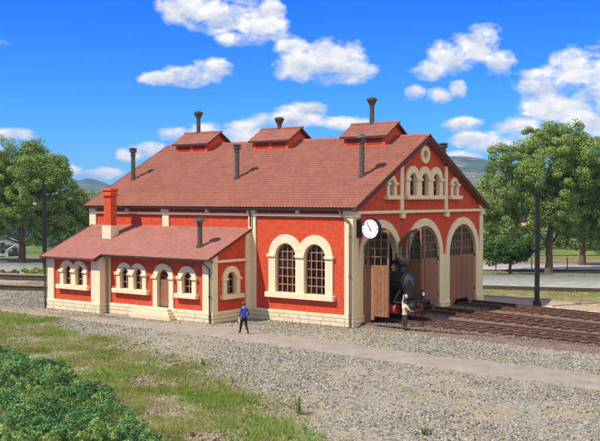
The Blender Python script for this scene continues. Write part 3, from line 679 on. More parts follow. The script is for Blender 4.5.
tr=MB(); tr.box(-19.06,-14.47,-4.08,-4.03,2.97,3.05); tr.build('fascia',verge,ar)
downpipe([(-6.85,-3.59,3.24),(-6.8,-3.5,3.1),(-6.62,-3.2,2.8),(-6.62,-3.2,.02)],shed,.045)
downpipe([(-19.02,-4.0,2.98),(-19.05,-3.75,2.75),(-19.05,-3.72,.02)],shed,.045)
downpipe([(-14.3,-3.59,3.24),(-14.34,-3.2,3.0),(-14.34,-3.16,.02)],shed,.04,mat('pipe_paint_tan',(.30,.22,.12),.6))
ventpipe(-8.17,-2.25,3.85,5.45,.13,'cone')
# brick chimney
s=MB(); s.box(-16.35,-15.59,-1.78,-1.16,3.9,4.84); ch=s.build('chimney',creamst,shed,bevel=.015,label='square chimney with a cream base and bright red brick shaft')
brickm=mat('red_chimney_brick',(.62,.085,.025),.75,var=.12,island=.18,bump=.4,bscale=14)
s=MB(); X0,X1,Y0,Y1=-16.26,-15.68,-1.70,-1.24; z=4.84; k=0
s.box(X0+.02,X1-.02,Y0+.02,Y1-.02,4.8,6.95)
while z<6.55:
    h=.085; o=.13*(k%2)
    for T,u0,u1 in ((TF(Y0),X0,X1),(TB(Y1),X0,X1),(TG(X1),Y0,Y1),(TL(X0),Y0,Y1)):
        u=u0-o
        while u<u1-.02: tbox(s,T,max(u,u0)+.004,min(u+.26,u1)-.004,z+.004,z+h-.004,-.03,random.uniform(-.003,.004)); u+=.26
    z+=h;k+=1
s.build('chimney_shaft',brickm,ch)
s=MB(); s.box(X0-.09,X1+.09,Y0-.09,Y1+.09,6.55,6.66); s.box(X0-.03,X1+.03,Y0-.03,Y1+.03,6.66,6.86); s.box(X0-.1,X1+.1,Y0-.1,Y1+.1,6.86,6.98); s.build('chimney_cap',brickm,ch,bevel=.012)

# ------------------------------------------------------------------ station clock
ck=empty('station_clock',(0.12,.33,4.92),'round white faced clock in a black case on the corner pier beside the open gate','clock')
b=MB(); b.box(-.02,.14,-.12,.12,-.45,.45); b.build('bracket',iron,ck,bevel=.02)
b=MB(); b.bar((.1,0,.0),(.3,0,0),.1); b.lathe([(.02,-.13),(.50,-.13),(.52,-.10),(.52,.10),(.50,.13),(.02,.13)],(.80,0,0),36,'y'); b.build('clock_case',iron,ck,smooth=True)
for s in (-1,1):
    b=MB(); b.lathe([(.01,s*.13),(.47,s*.13),(.47,s*.145),(.01,s*.145)],(.80,0,0),36,'y'); dl=b.build('dial',whitep,ck)
    t=MB()
    for k in range(12):
        a=2*PI*k/12; c_,s_=math.sin(a)*-s,math.cos(a); t.bar((.80+c_*.385,s*.149,s_*.385),(.80+c_*.44,s*.149,s_*.44),.028 if k%3 else .045,.006,up=(0,1,0))
    t.build('hour_mark',iron,dl)
    for ang,l0,l1,w in ((-30,.06,.40,.035),(148,.0,.12,.05)):
        a=R(ang); c_,s_=math.sin(a)*-s,math.cos(a)
        h=MB(); h.bar((.80-c_*l0,s*.158,-s_*l0),(.80+c_*l1,s*.158,s_*l1),w,.008,up=(0,1,0)); h.build('hand',iron,dl)

# ------------------------------------------------------------------ tracks
RT=.40
def track(name,y0,y8,x0,label):
    pts=[(x0,y0+(y8-y0)*x0/8 if x0>0 else y0)]
    P=[(x0,y0)]
    if x0<0: P.append((0,y0))
    P+=[(4,y0+(y8-y0)*.47),(8,y8),(13,y8+(y8-y0)*.62),(30,y8+(y8-y0)*.62-1.2),(60,y8+(y8-y0)*.62-3.0)]
    xs=[];pp=[]
    t=empty(name,(8,y8,0),label,'railway track',group='railway tracks leading out of the shed gates')
    def yat(x): return float(np.interp(x,[p[0] for p in P],[p[1] for p in P]))
    X=np.arange(P[0][0],P[-1][0]+.01,1.0)
    for s in (-1,1):
        r=MB(); pts=[]
        for x in X:
            dx=.5; d=Vector((2*dx,yat(x+dx)-yat(x-dx),0)).normalized(); n=Vector((-d.y,d.x,0)); pts.append(Vector((x,yat(x),0))+n*s*.745)
        prof=[(-.055,.27),(.055,.27),(.055,.285),(.012,.305),(.012,.365),(.033,.372),(.033,RT),(-.033,RT),(-.033,.372),(-.012,.365),(-.012,.305),(-.055,.285)]
        V=[];F=[];m=len(prof)
        for p in pts: V+=[(p.x-8,p.y+a-y8,z) for a,z in prof]
        for i in range(len(pts)-1):
            for k in range(m): F.append((i*m+k,i*m+(k+1)%m,(i+1)*m+(k+1)%m,(i+1)*m+k))
        r.add(V,F); r.build('rail',railm,t)
    sl=MB(); fs=MB(); x=P[0][0]+.3
    while x<P[-1][0]-.3:
        d=Vector((1,yat(x+.5)-yat(x-.5),0)).normalized(); n=Vector((-d.y,d.x,0)); c=Vector((x-8,yat(x)-y8,.19)); j=random.uniform(-.04,.04)
        sl.bar(c-n*(1.2+j),c+n*(1.2-j),.22,.15)
        for s in (-1,1): fs.bar(c+n*s*.745-n*.15+Vector((0,0,.085)),c+n*s*.745+n*.13+Vector((0,0,.085)),.12,.03)
        x+=.64
    o=sl.build('sleepers',sleeper,t); o['kind']='stuff'; fs.build('rail_chairs',railm,t)['kind']='stuff'
    return yat
ya=track('railway_track',2.5,1.85,-9,'rusty railway track nearest the footpath, carrying the steam locomotive')
yb=track('railway_track',7.03,5.6,.2,'rusty railway track leading out of the middle gate')
yc=track('railway_track',11.5,9.75,.2,'rusty railway track leading out of the far gate')

bedm=mat('track_bed_gravel',(.20,.145,.11),.95,var=.35,vscale=9,col2=(.13,.09,.07),bump=.9,bscale=12,spec=.1)
def bed():
    X=np.arange(-.02,61,1.0); V=[];F=[]
    for x in X:
        a=ya(x)-1.75; b=yc(x)+1.75
        for k,(y,z) in enumerate(((a-.7,-.05),(a,.18),(a+(b-a)*.33,.20),(a+(b-a)*.66,.20),(b,.18),(b+.7,-.05))): V.append((x,y,z))
    for i in range(len(X)-1):
        for k in range(5): o=i*6+k; F.append((o,o+6,o+7,o+1))
    tag(npmesh('track_bed',np.array(V),np.array(F),bedm,smooth=True),kind='structure')
bed()
# ------------------------------------------------------------------ loose stones, grass and shrubs
def scatter_stones(name,n_try,reg,dens,smin,smax,m,zoff=0):
    x=rng.uniform(reg[0],reg[1],n_try); y=rng.uniform(reg[2],reg[3],n_try); k=rng.random(n_try)<dens(x,y); x,y=x[k],y[k]; n=len(x)
    s=smin+(smax-smin)*rng.random(n)**2.2
    base=np.array([(a,b,c) for c in (-1,1) for b in (-1,1) for a in (-1,1)],float)*.5
    V=base[None]*(.62+.38*rng.random((n,8,3))); V*=s[:,None,None]; V[:,:,2]*=.75
    a=rng.uniform(0,2*PI,n); c_,s_=np.cos(a)[:,None],np.sin(a)[:,None]; tl=rng.uniform(-.7,.7,(n,1)); 
    X=V[:,:,0]*c_-V[:,:,1]*s_; Y=V[:,:,0]*s_+V[:,:,1]*c_; Z=V[:,:,2]+X*tl*.6
    V=np.stack([X+x[:,None],Y+y[:,None],Z+(height(x,y)+zoff+s*.12)[:,None]],-1).reshape(-1,3)
    f=np.array([(0,2,3,1),(4,5,7,6),(0,1,5,4),(2,6,7,3),(0,4,6,2),(1,3,7,5)]); F=(f[None]+np.arange(n)[:,None,None]*8).reshape(-1,4)
    o=npmesh(name,V,F,m); tag(o,kind='stuff'); return o
def inview(x,y,pad=2):
    d=depth(x,y); r=right(x,y); return (np.abs(r)<d*.315+pad)&(d>23)
trk=lambda x,y:((y>.6)&(y<12.8)&(x>-.3)&(x<30))
inb=lambda x,y:((x>-19.5)&(x<.25)&(y>-3.75)&(y<14.4))&~((x>-6.4)&(y<-.15))
gravm=islands('gravel_stones',[(.07,.065,.055),(.17,.16,.135),(.33,.285,.21),(.22,.215,.19),(.37,.345,.28),(.55,.52,.44)],.9,spec=.1)
def dg(x,y):
    p=pathmask(x,y); g=grassmask(x,y); patch=ss(.36,.62,fbm(x,y,2.6,3,33))
    return np.where(inview(x,y)&~inb(x,y)&~trk(x,y),(1-.96*p)*(.2+.8*patch)*(1-.8*g)*(1-bushmask(x,y)),0)*np.where(y>13,.25,1)
scatter_stones('loose_gravel',420000,(-34,20,-24,13),dg,.022,.078,gravm)
ballm=islands('track_ballast',[(.09,.06,.045),(.18,.12,.085),(.26,.18,.13),(.15,.115,.095),(.32,.235,.17)],.9,spec=.1)
scatter_stones('track_ballast',110000,(-.2,22,.2,12.9),lambda x,y:np.where(inview(x,y,3)&(y<12.9-x*.2)&(y>.6-x*.12),.97,0),.04,.10,ballm,.185)
rub=islands('pale_rubble',[(.45,.40,.32),(.62,.58,.50),(.78,.75,.69)],.8)
scatter_stones('pale_rubble',3000,(3.8,16,11.0,15.5),lambda x,y:np.where((y+x*.22>14.3)&(y+x*.22<15.4),1.0,0)*ss(.3,.6,fbm(x,y,.8,2,4)),.08,.22,rub)
barkm=islands('wood_chips',[(.07,.04,.025),(.17,.11,.07),(.29,.21,.14),(.36,.30,.23)],.9)
def dchip(x,y): return np.where(inview(x,y),(.06+.94*ss(.50,.60,fbm(x,y,2.4,3,41)))*.9*grassmask(x,y)*(1-bushmask(x,y)),0)
scatter_stones('forest_litter',60000,(-30,16,-25,-6),dchip,.03,.11,barkm)

def blades(name,n_try,reg,dens,hmin,hmax,w,m,tuft=None):
    x=rng.uniform(reg[0],reg[1],n_try); y=rng.uniform(reg[2],reg[3],n_try); k=rng.random(n_try)<dens(x,y); x,y=x[k],y[k]
    rep=tuft or 1; x=np.repeat(x,rep)+rng.normal(0,.05,len(x)*rep); y=np.repeat(y,rep)+rng.normal(0,.05,len(y)*rep); n=len(x)
    h=hmin+(hmax-hmin)*rng.random(n)**1.6; h*=.6+.8*fbm(x,y,1.3,2,50); a=rng.uniform(0,2*PI,n); t=rng.normal(0,.35,(n,2)); z=height(x,y)-.01; wd=w*(.6+.8*rng.random(n))
    p0=np.stack([x-np.cos(a)*wd,y-np.sin(a)*wd,z],-1); p1=np.stack([x+np.cos(a)*wd,y+np.sin(a)*wd,z],-1); p2=np.stack([x+t[:,0]*h,y+t[:,1]*h,z+h],-1)
    V=np.stack([p0,p1,p2],1).reshape(-1,3); F=np.arange(n*3).reshape(-1,3); o=npmesh(name,V,F,m); return tag(o,kind='stuff')
grassm=islands('grass_blades',[(.12,.18,.03),(.22,.31,.055),(.38,.40,.11),(.46,.41,.19),(.20,.33,.05)],.8,.35,nscale=.45,spec=.1)
greenm=islands('fresh_grass',[(.13,.26,.03),(.22,.38,.05),(.32,.46,.08)],.8,.35,spec=.1)
def dgr(x,y): return np.where(inview(x,y),grassmask(x,y)*(1-.5*bushmask(x,y))*(.10+.90*ss(.40,.56,fbm(x,y,1.6,4,61))),0)
blades('grass',210000,(-34,18,-25,-3),dgr,.03,.15,.014,grassm,5)
def dgr2(x,y): return np.where(inview(x,y),grassmask(x,y)*ss(.50,.64,fbm(x,y,1.9,4,77)),0)
blades('fresh_grass',60000,(-34,18,-25,-3),dgr2,.08,.24,.014,greenm,5)
def dgr3(x,y): return np.where(inview(x,y)&~inb(x,y)&~trk(x,y),(1-grassmask(x,y))*(1-pathmask(x,y))*ss(.56,.66,fbm(x,y,1.8,3,91)),0)
blades('dry_weeds',14000,(-30,20,-20,1.2),dgr3,.03,.10,.012,grassm,5)
blades('verge_grass',30000,(-60,30,13,40),lambda x,y:np.where(inview(x,y)&(y>16+0*x)&(depth(x,y)<92),.8,0)*ss(.35,.6,fbm(x,y,4,3,15)),.05,.2,.03,greenm,3)
weedm=islands('weed_leaves',[(.10,.20,.02),(.22,.36,.05),(.32,.42,.10)],.7,.3)
def weed(name,x,y,h,n,label):
    """upright leafy weed"""
    z0=float(height(np.array(x),np.array(y))); s=MB(); V=[];F=[]
    rt=empty(name,(x,y,z0),label,'weed')
    for i in range(n):
        a=random.uniform(0,2*PI); r=random.uniform(0,.12); bx,by=r*math.cos(a),r*math.sin(a); hh=h*random.uniform(.6,1); lx,ly=bx*2.2,by*2.2
        s.tube([(bx,by,0),((bx+lx)/2,(by+ly)/2,hh*.5),(lx,ly,hh)],[.010,.008,.004],5)
        for k in range(26):
            t=random.uniform(.15,1.02); c=Vector((bx+(lx-bx)*t,by+(ly-by)*t,hh*t)); an=random.uniform(0,2*PI); l=random.uniform(.05,.11)*(1.1-.4*t)
            d=Vector((math.cos(an),math.sin(an),random.uniform(.1,.9))).normalized(); sd=d.cross(Vector((0,0,1))).normalized()*l*.28; o=len(V)
            V+=[c,c+d*l*.5+sd,c+d*l,c+d*l*.5-sd]; F.append((o,o+1,o+2,o+3))
    s.build('stem',weedm,rt); npmesh('leaves',np.array([tuple(v) for v in V]),np.array(F),weedm,rt)

# ------------------------------------------------------------------ foliage
def leafcloud(centers,radii,n,size,flat=1.0,up=.25):
    """n leaves spread round the clump centres (numpy arrays)"""
    k=rng.integers(0,len(centers),n); g=rng.normal(0,1,(n,3)); g/=np.linalg.norm(g,axis=1)[:,None]+1e-9
    rr=radii[k]*(.35+.65*rng.random(n)**.5); P=centers[k]+g*rr[:,None]*np.array([1,1,.75*flat])
    nrm=g+rng.normal(0,.55,(n,3))+np.array([0,0,up]); nrm/=np.linalg.norm(nrm,axis=1)[:,None]
    a=np.cross(nrm,rng.normal(0,1,(n,3))); a/=np.linalg.norm(a,axis=1)[:,None]+1e-9; b=np.cross(nrm,a)
    s=(size*(.6+.8*rng.random(n)))[:,None]
    V=np.stack([P-a*s*.5,P+b*s*.32-nrm*s*.08,P+a*s*.5,P-b*s*.32-nrm*s*.08],1).reshape(-1,3); return V,np.arange(n*4).reshape(-1,4)
def tree(name,x,y,z,h,trunk_r,crown,nclump,nleaf,lsize,lm,label,trunk_h=.16,lean=(0,0),crad=.62,group=None,tint=None,cut=.0):
    """crown: list of ellipsoids (cx,cy,cz,rx,ry,rz) as fractions/metres about the base"""
    rt=empty(name,(x,y,z),label,'tree',group=group)
    C=[]
    w=np.array([c[3]*c[4]*c[5] for c in crown]); w=w/w.sum()
    while len(C)<nclump:
        e=crown[rng.choice(len(crown),p=w)]; g=rng.normal(0,1,3); g/=np.linalg.norm(g); r=rng.random()**.42
        p=np.array([e[0]+g[0]*e[3]*r,e[1]+g[1]*e[4]*r,e[2]+g[2]*e[5]*r])
        if p[2]<(.9 if math.hypot(p[0],p[1])>1.3 else h*trunk_h*.75): continue
        if vnoise(p[0]*1.0+50,p[2]*1.0+p[1],1.7,3)<cut: continue
        C.append(p)
    C=np.array(C); base=np.array([0,0,h*trunk_h])
    order=np.argsort(np.linalg.norm(C-base,axis=1)); C=C[order]
    mid=np.array([lean[0],lean[1],h*.5])
    nodes=[np.array([0,0,0.]),base*.5+np.array([.05,0,0]),base,base*.45+mid*.55+np.array([.1,-.1,0]),mid,np.array([lean[0]*1.4,lean[1]*1.4,h*.75])]; par=[-1,0,1,2,3,4]
    for p in C:
        A=np.array(nodes); v=p-A; d=np.linalg.norm(v,axis=1)+ .6*np.maximum(0,A[:,2]-p[2]); d[:2]+=50
        j=int(np.argmin(d)); q=A[j]
        m=q+(p-q)*.5+rng.normal(0,.12,3)*min(1,np.linalg.norm(p-q)); nodes.append(m); par.append(j); nodes.append(p); par.append(len(nodes)-2)
    n=len(nodes); load=np.ones(n)
    for i in range(n-1,0,-1): load[par[i]]+=load[i]
    rad=np.maximum(.022,trunk_r*np.sqrt(load/load[0])); rad[6:]=np.minimum(rad[6:],trunk_r*.3)
    t=MB()
    for i in range(1,n):
        a,b=nodes[par[i]],nodes[i]; ra=rad[par[i]] if par[i]<5 and i<6 else min(rad[par[i]],rad[i]*1.25)
        if par[i]==0: ra=rad[0]*1.35
        t.tube([a,(a+b)/2+rng.normal(0,.03,3),b],[ra,(ra+rad[i])/2,rad[i]*.9],7 if rad[i]>.08 else 5)
    t.build('trunk',bark,rt,smooth=True)
    rr=crad*(.6+.8*rng.random(len(C))); V,F=leafcloud(C,rr,nleaf,lsize); npmesh('crown',V,F,lm,rt)
    return rt
leafA=islands('tree_leaves',[(.07,.14,.025),(.16,.27,.045),(.26,.38,.075),(.38,.48,.13),(.09,.16,.025)],.5,.32,nscale=.5,spec=.35)
leafB=islands('dark_tree_leaves',[(.03,.08,.015),(.06,.13,.03),(.09,.18,.04)],.6,.25,nscale=.7)
leafC=islands('far_tree_leaves',[(.05,.10,.025),(.09,.16,.035),(.15,.22,.05)],.6,.2,nscale=.3)
# right hand big tree
tree('broadleaf_tree',-6.22,39.06,0,13.6,.30,[(0,0,8.6,3.7,3.6,3.9),(-3.6,-2.6,6.4,2.3,2.2,2.8),(-2.4,-1.8,9.3,2.4,2.4,2.2),(2.6,2.0,9.6,2.7,2.6,2.5),(4.0,3.0,6.2,2.0,2.0,2.8),(1.6,1.0,11.3,1.7,1.7,1.5),(-.5,-.4,11.9,1.6,1.6,1.3),(5.0,3.6,8.6,2.2,2.2,1.6),(3.6,2.8,3.9,1.3,1.2,1.6),(-4.2,-3.0,4.6,1.8,1.6,1.5),(-2.0,-1.6,5.2,1.8,1.8,1.6),(1.2,-.6,5.2,1.6,1.4,1.4),(-1.6,-1.5,3.9,1.5,1.2,1.2),(1.7,.7,3.9,1.5,1.3,1.4),(3.4,2.4,3.0,1.2,1.1,1.3),(0,-1.2,5,1.5,1.2,1.3)],680,180000,.135,leafA,'tall spreading green tree beyond the tracks at the right, behind the black lamp post',.17,(.3,.2),.62)
xx,yy=Bg(26.5,92); tree('broadleaf_tree',xx,yy,0,9.5,.28,[(0,0,6,3.2,3,3.2),(2.5,1,5,2.4,2.4,2.6)],150,20000,.24,leafB,'darker tree at the right edge behind the tall spreading tree',.25)
tree('broadleaf_tree',-7.7,34.6,0,3.6,.13,[(0,0,2.1,1.9,1.9,1.05),(-1.3,-1,1.9,1.2,1.2,.8),(1.0,.7,2.2,1.3,1.2,.9)],110,15000,.16,leafB,'small dark round tree between the engine shed and the tall spreading tree',.22,crad=.4)
# left hand trees
tree('broadleaf_tree',-51.3,19.0,0,12.2,.33,[(0,0,7.6,3.6,3.2,4.0),(-3.0,-2.2,7.8,3.0,2.8,3.6),(2.4,1.8,8.0,2.2,2.2,2.8),(1.2,.9,10.3,1.9,1.7,1.6),(-1.6,-1.2,10.6,2.0,1.8,1.5),(-2.6,-2.0,4.4,2.4,2.0,1.8),(2.6,2.0,4.6,2.0,1.8,2.4),(1.4,.9,3.6,1.7,1.4,1.5),(-1.5,-1.3,3.7,1.6,1.3,1.3),(3.4,2.6,3.0,1.5,1.3,1.5),(0,-1.0,5,1.6,1.3,1.4)],650,170000,.145,leafA,'tallest left tree, green, beyond the grey yard, a black lamp post in front',.16,(-.2,-.2),.64)
tree('broadleaf_tree',-50.0,25.5,0,8.2,.2,[(0,0,4.6,2.4,2.1,2.9),(1.6,1.3,3.4,1.7,1.6,2.0),(-1.8,-1.2,5.0,1.6,1.4,1.9)],210,52000,.15,leafA,'shorter green tree right of the tallest left tree',.15,crad=.55)
tree('broadleaf_tree',-60.0,17.5,-.5,10.5,.3,[(0,0,6,3.4,3,3.8),(-2,-1.6,4,2.6,2.4,2.6)],200,44000,.18,leafA,'green tree cut by the left edge of the photo, behind the tallest left tree',.2)

# foreground low shrubs: one continuous mass of small leaves
bushm=islands('shrub_leaves',[(.025,.075,.03),(.065,.17,.06),(.12,.27,.09),(.22,.36,.09),(.40,.47,.11)],.75,.15,nscale=.7,spec=.2)
def shrubs():
    n=15000; x=rng.uniform(-22,14,n); y=rng.uniform(-29,-14.5,n); k=(rng.random(n)<bushmask(x,y)*ss(.28,.44,fbm(x,y,.75,3,17)))&inview(x,y,3); x,y=x[k],y[k]
    hh=.04+.62*ss(.30,.70,fbm(x,y,.7,2,71))*(.5+.8*fbm(x,y,2.2,2,3))*ss(-.2,1.6,interp(x,BU)-y+.6)
    C=np.stack([x,y,height(x,y)+hh*(.45+.55*rng.random(len(x)))+.10*rng.random(len(x))],-1); r=.07+.11*rng.random(len(C))**1.5
    m=len(C)*62; k=rng.integers(0,len(C),m); g=rng.normal(0,1,(m,3)); g[:,2]=np.abs(g[:,2])*1.0-.25; g/=np.linalg.norm(g,axis=1)[:,None]
    P=C[k]+g*(r[k]*(.75+.3*rng.random(m)))[:,None]; nr=g+rng.normal(0,.35,(m,3)); nr/=np.linalg.norm(nr,axis=1)[:,None]
    a=np.cross(nr,rng.normal(0,1,(m,3))); a/=np.linalg.norm(a,axis=1)[:,None]+1e-9; b=np.cross(nr,a); s_=(.055*(.6+.8*rng.random(m)))[:,None]
    V=np.stack([P-a*s_*.5,P+b*s_*.38,P+a*s_*.5,P-b*s_*.38],1).reshape(-1,3)
    o=npmesh('low_shrubs',V,np.arange(m*4).reshape(-1,4),bushm); tag(o,kind='stuff')
shrubs()
# distant wood along the yard
def wood(name,pts,n,hlo,hhi,lm,lsize,seed):
    C=[]
    for (x0,y0),(x1,y1) in zip(pts[:-1],pts[1:]):
        for i in range(n):
            t=random.random(); x=x0+(x1-x0)*t+random.gauss(0,3); y=y0+(y1-y0)*t+random.gauss(0,3); zg=float(height(np.array(x),np.array(y)))
            h=random.uniform(hlo,hhi)*(.6+.7*float(vnoise(x,y,14,seed)))
            for k in range(9): C.append((x+random.gauss(0,1.3),y+random.gauss(0,1.3),zg+h*random.uniform(.1,1)))
    C=np.array(C); V,F=leafcloud(C,np.full(len(C),1.3),len(C)*36,lsize); o=npmesh(name,V,F,lm); return tag(o,kind='stuff')
wood('distant_wood',[Bg(-30,150),Bg(25,165)],34,6,9,leafC,.5,4)
wood('distant_wood',[Bg(-190,400),Bg(-120,440),Bg(-50,420)],170,14,20,leafC,.8,5)
wood('distant_wood',[Bg(14,128),Bg(34,120),Bg(60,120)],20,3.0,4.5,leafC,.45,6)

# ------------------------------------------------------------------ hills
def rockm():
    m=mat('forested_mountain',(.075,.12,.07),.95,var=.4,vscale=.01,col2=(.02,.045,.025),spec=.05)
    nt=m.node_tree; N=nt.nodes; L=nt.links; b=N['Principled BSDF']; src=b.inputs['Base Color'].links[0].from_socket
    tc=N.new('ShaderNodeTexCoord'); no=N.new('ShaderNodeTexNoise'); no.inputs['Scale'].default_value=.012; no.inputs['Detail'].default_value=10; no.inputs['Roughness'].default_value=.7; L.new(tc.outputs['Object'],no.inputs['Vector'])
    rp=N.new('ShaderNodeValToRGB'); rp.color_ramp.elements[0].position=.55; rp.color_ramp.elements[1].position=.66; L.new(no.outputs[0],rp.inputs[0])
    mx=N.new('ShaderNodeMix'); mx.data_type='RGBA'; L.new(rp.outputs[0],mx.inputs[0]); L.new(src,mx.inputs[6]); mx.inputs[7].default_value=(.30,.29,.24,1); L.new(mx.outputs[2],b.inputs['Base Color'])
    return m
rk=rockm()
def mountain(name,d,prof,depth_,seed,rough=30):
    """prof: skyline heights (px right of frame centre, px above horizon) at distance d; the mass falls off in front and behind"""
    rs=np.linspace(prof[0][0],prof[-1][0],140); ks=np.linspace(-1,1,60)
    rm,km=np.meshgrid(rs/FPX*d,ks); H=interp(rm*FPX/d,prof)/FPX*d
    dd=d+km*depth_; x,y=Bg(rm,dd); fall=np.clip(1-np.abs(km)**1.35,0,1)
    rid=np.abs(fbm(x,y,260,5,seed)-.5)*2
    z=H*fall*(1+.0*rid)-rid*H*.42*(1-fall)*fall*4*.9+(fbm(x,y,60,4,seed+9)-.5)*rough*fall**.3 -30*(1-fall)
    V=np.stack([x,y,z],-1).reshape(-1,3); n=140; m=60; i=np.arange(n-1)[None,:]+np.arange(m-1)[:,None]*n; F=np.stack([i,i+1,i+n+1,i+n],-1).reshape(-1,4)
    o=npmesh(name,V,F,rk,smooth=True); tag(o,kind='structure')
mountain('mountain',2600,[(-900,30),(-560,34),(-420,14),(-300,8),(-262,8),(-240,9),(-226,14),(-214,21),(-204,19),(-180,12),(-150,4),(-100,-4),(-60,-8)],700,3,14)
mountain('mountain',2000,[(-100,-20),(-20,14),(40,28),(90,38),(120,43),(145,45),(170,44),(184,41),(200,30),(225,20),(270,14),(340,15),(420,28),(600,40),(900,30)],620,8,12)
# sunny meadow slope at the right
def meadow():
    rs=np.linspace(10,120,60); ds=np.linspace(108,300,50); rm,dm=np.meshgrid(rs,ds); x,y=Bg(rm,dm)
    z=height(x,y)+.05+ (ss(108,200,dm)*9+0*rm)*ss(10,50,rm)*(1-ss(240,300,dm))*ss(120,90,rm)-ss(20,10,rm)*1.0
    V=np.stack([x,y,z],-1).reshape(-1,3); i=np.arange(59)[None,:]+np.arange(49)[:,None]*60; F=np.stack([i,i+1,i+61,i+60],-1).reshape(-1,4)
    tag(npmesh('meadow_hill',V,F,mat('meadow',(.15,.19,.05),.95,var=.3,vscale=.08,col2=(.09,.13,.04),spec=.05),smooth=True),kind='structure')
meadow()

# ------------------------------------------------------------------ chalet in the valley
wallw=mat('white_render',(.80,.80,.78),.85,var=.03); dk=mat('dark_balcony_wood',(.06,.035,.02),.8); rfm=mat('grey_roof',(.35,.33,.31),.8)
def chalet(px,d,w,h,label,ground_y):
    x,y=Bg((px-300)/FPX*d,d); z=CZ-(ground_y-197)/FPX*d
    t=empty('chalet',(x,y,z),label,'house',rz=YAW+.25,group=None)
    b=MB(); b.slab([[(-w/2,-6),(w/2,-6),(w/2,h*.72),(0,h),(-w/2,h*.72)]],lambda u,w_,dd:(u,dd,w_),0,9); b.build('wall',wallw,t)
    r=MB(); sl=h*.28/(w/2)
    for s in (-1,1): r.add([(0,-1.2,h+.05),(s*(w/2+.5),-1.2,h*.72-sl*.5+.05),(s*(w/2+.5),10,h*.72-sl*.5+.05),(0,10,h+.05),(0,-1.2,h+.3),(s*(w/2+.5),-1.2,h*.72-sl*.5+.3),(s*(w/2+.5),10,h*.72-sl*.5+.3),(0,10,h+.3)],[(0,1,2,3),(4,7,6,5),(0,4,5,1),(1,5,6,2),(2,6,7,3),(3,7,4,0)])
    r.build('roof',rfm,t)
    b=MB(); b.box(-w/2+.3,w/2-.3,-1.1,0,h*.52,h*.56); b.box(-w/2+.3,w/2-.3,-1.15,-1.05,h*.52,h*.68); b.build('balcony',dk,t)
    for u in (-w*.3,-w*.02,w*.28):
        for z0 in (h*.1,h*.34,h*.62):
            if z0>h*.6 and abs(u)>w*.2: continue
            g=MB(); g.box(u-.7,u+.7,-.06,.02,z0,z0+1.3); g.build('window',dk,t)
chalet(3,330,10,8.6,'white chalet with dark balcony at the left edge under the tall tree',262.5)
chalet(15,300,4.6,5.4,'small white house right of the chalet under the tall left tree',263.5)

# ------------------------------------------------------------------ air
def air():
    h=MB(); h.box(-3700,3700,-3700,3700,-60,112); m=bpy.data.materials.new('haze_air'); m.use_nodes=True; N=m.node_tree.nodes; N.remove(N['Principled BSDF'])
    v=N.new('ShaderNodeVolumePrincipled'); v.inputs['Color'].default_value=(.5,.72,1,1); v.inputs['Density'].default_value=HAZE; v.inputs['Anisotropy'].default_value=0.0
    m.node_tree.links.new(v.outputs[0],N['Material Output'].inputs['Volume']); tag(h.build('haze',m),kind='stuff')
HAZE=.00017
air()
# ------------------------------------------------------------------ lamps, fence
def lamp_post(x,y,h,w,arm,gz,label):
    t=empty('lamp_post',(x,y,0),label,'lamp post',rz=YAW,group='black lamp posts beside the yard')
    p=MB(); p.box(-w/2,w/2,-w/2,w/2,-.1,h); p.box(-w/2-.08,w/2+.08,-w/2-.08,w/2+.08,-.1,.35); p.build('post',iron,t,bevel=.015)
    a=MB(); pts=[(-w/2,0,gz+1.0),(-arm*.35,0,gz+1.25),(-arm*.75,0,gz+1.1),(-arm,0,gz+.65),(-arm,0,gz+.3)]; a.tube(pts,.03,6); a.bar((-w/2,0,gz+.5),(-arm*.7,0,gz+1.1),.03); a.lathe([(.03,h),(.16,h),(.16,h+.05),(.1,h+.12),(.13,h+.3),(.02,h+.36)],(-w*.3,0,0),10); a.build('lamp_arm',iron,t,smooth=True)
    s=MB(); s.lathe([(.05,.42),(.09,.36),(.12,.22),(.21,.12),(.20,.08),(.04,.1)],(-arm,0,gz),14); s.build('lamp_shade',iron,t,smooth=True)
    g=MB(); g.lathe([(.02,.12),(.12,.09),(.155,-.02),(.13,-.13),(.02,-.18)],(-arm,0,gz),14); g.build('lamp_globe',lampglass,t,smooth=True)
lamp_post(3.55,14.15,6.35,.25,.78,4.95,'tall black lamp post in front of the right tree, beside the far track')
lamp_post(-38.72,11.77,7.5,.28,.78,6.0,'tall black lamp post left of the annex, in front of the left tree')
def fence():
    a=Bg(17,85.0); b=Bg(60,83.5); t=empty('wire_fence',(a[0],a[1],0),'thin grey post and wire fence along the pale road behind the right trees','fence')
    n=14; w=MB(); ps=[]
    for i in range(n+1):
        x=(b[0]-a[0])*i/n; y=(b[1]-a[1])*i/n; p=MB(); p.tube([(x,y,-.1),(x,y,1.25)],.05,6); p.build('fence_post',zinc,t); ps.append((x,y))
    for z in (.4,.8,1.15): w.tube([(x,y,z) for x,y in ps],.012,4)
    w.build('wire',zinc,t)
fence()
def bush(name,x,y,r,h,n,lm,label,ls=.12):
    t=[(random.gauss(0,r*.45),random.gauss(0,r*.4),random.uniform(.1,1)*h*.8) for _ in range(24)]
    C=np.array(t)+np.array([x,y,0]); V,F=leafcloud(C,np.full(len(C),h*.35),n,ls); V[:,2]=np.maximum(V[:,2],.02)
    o=npmesh(name,V-np.array([x,y,0]),F,lm); o.location=(x,y,0); tag(o,label,'bush')
bush('bush',-37.6,10.2,1.3,.75,3600,leafA,'light green bush at the foot of the left lamp post')
bush('bush',-39.6,9.2,1.1,.6,2600,islands('dry_leaves',[(.12,.09,.07),(.22,.18,.13),(.12,.14,.06)],.8),'low dry brownish bush left of the green bush by the yard kerb')

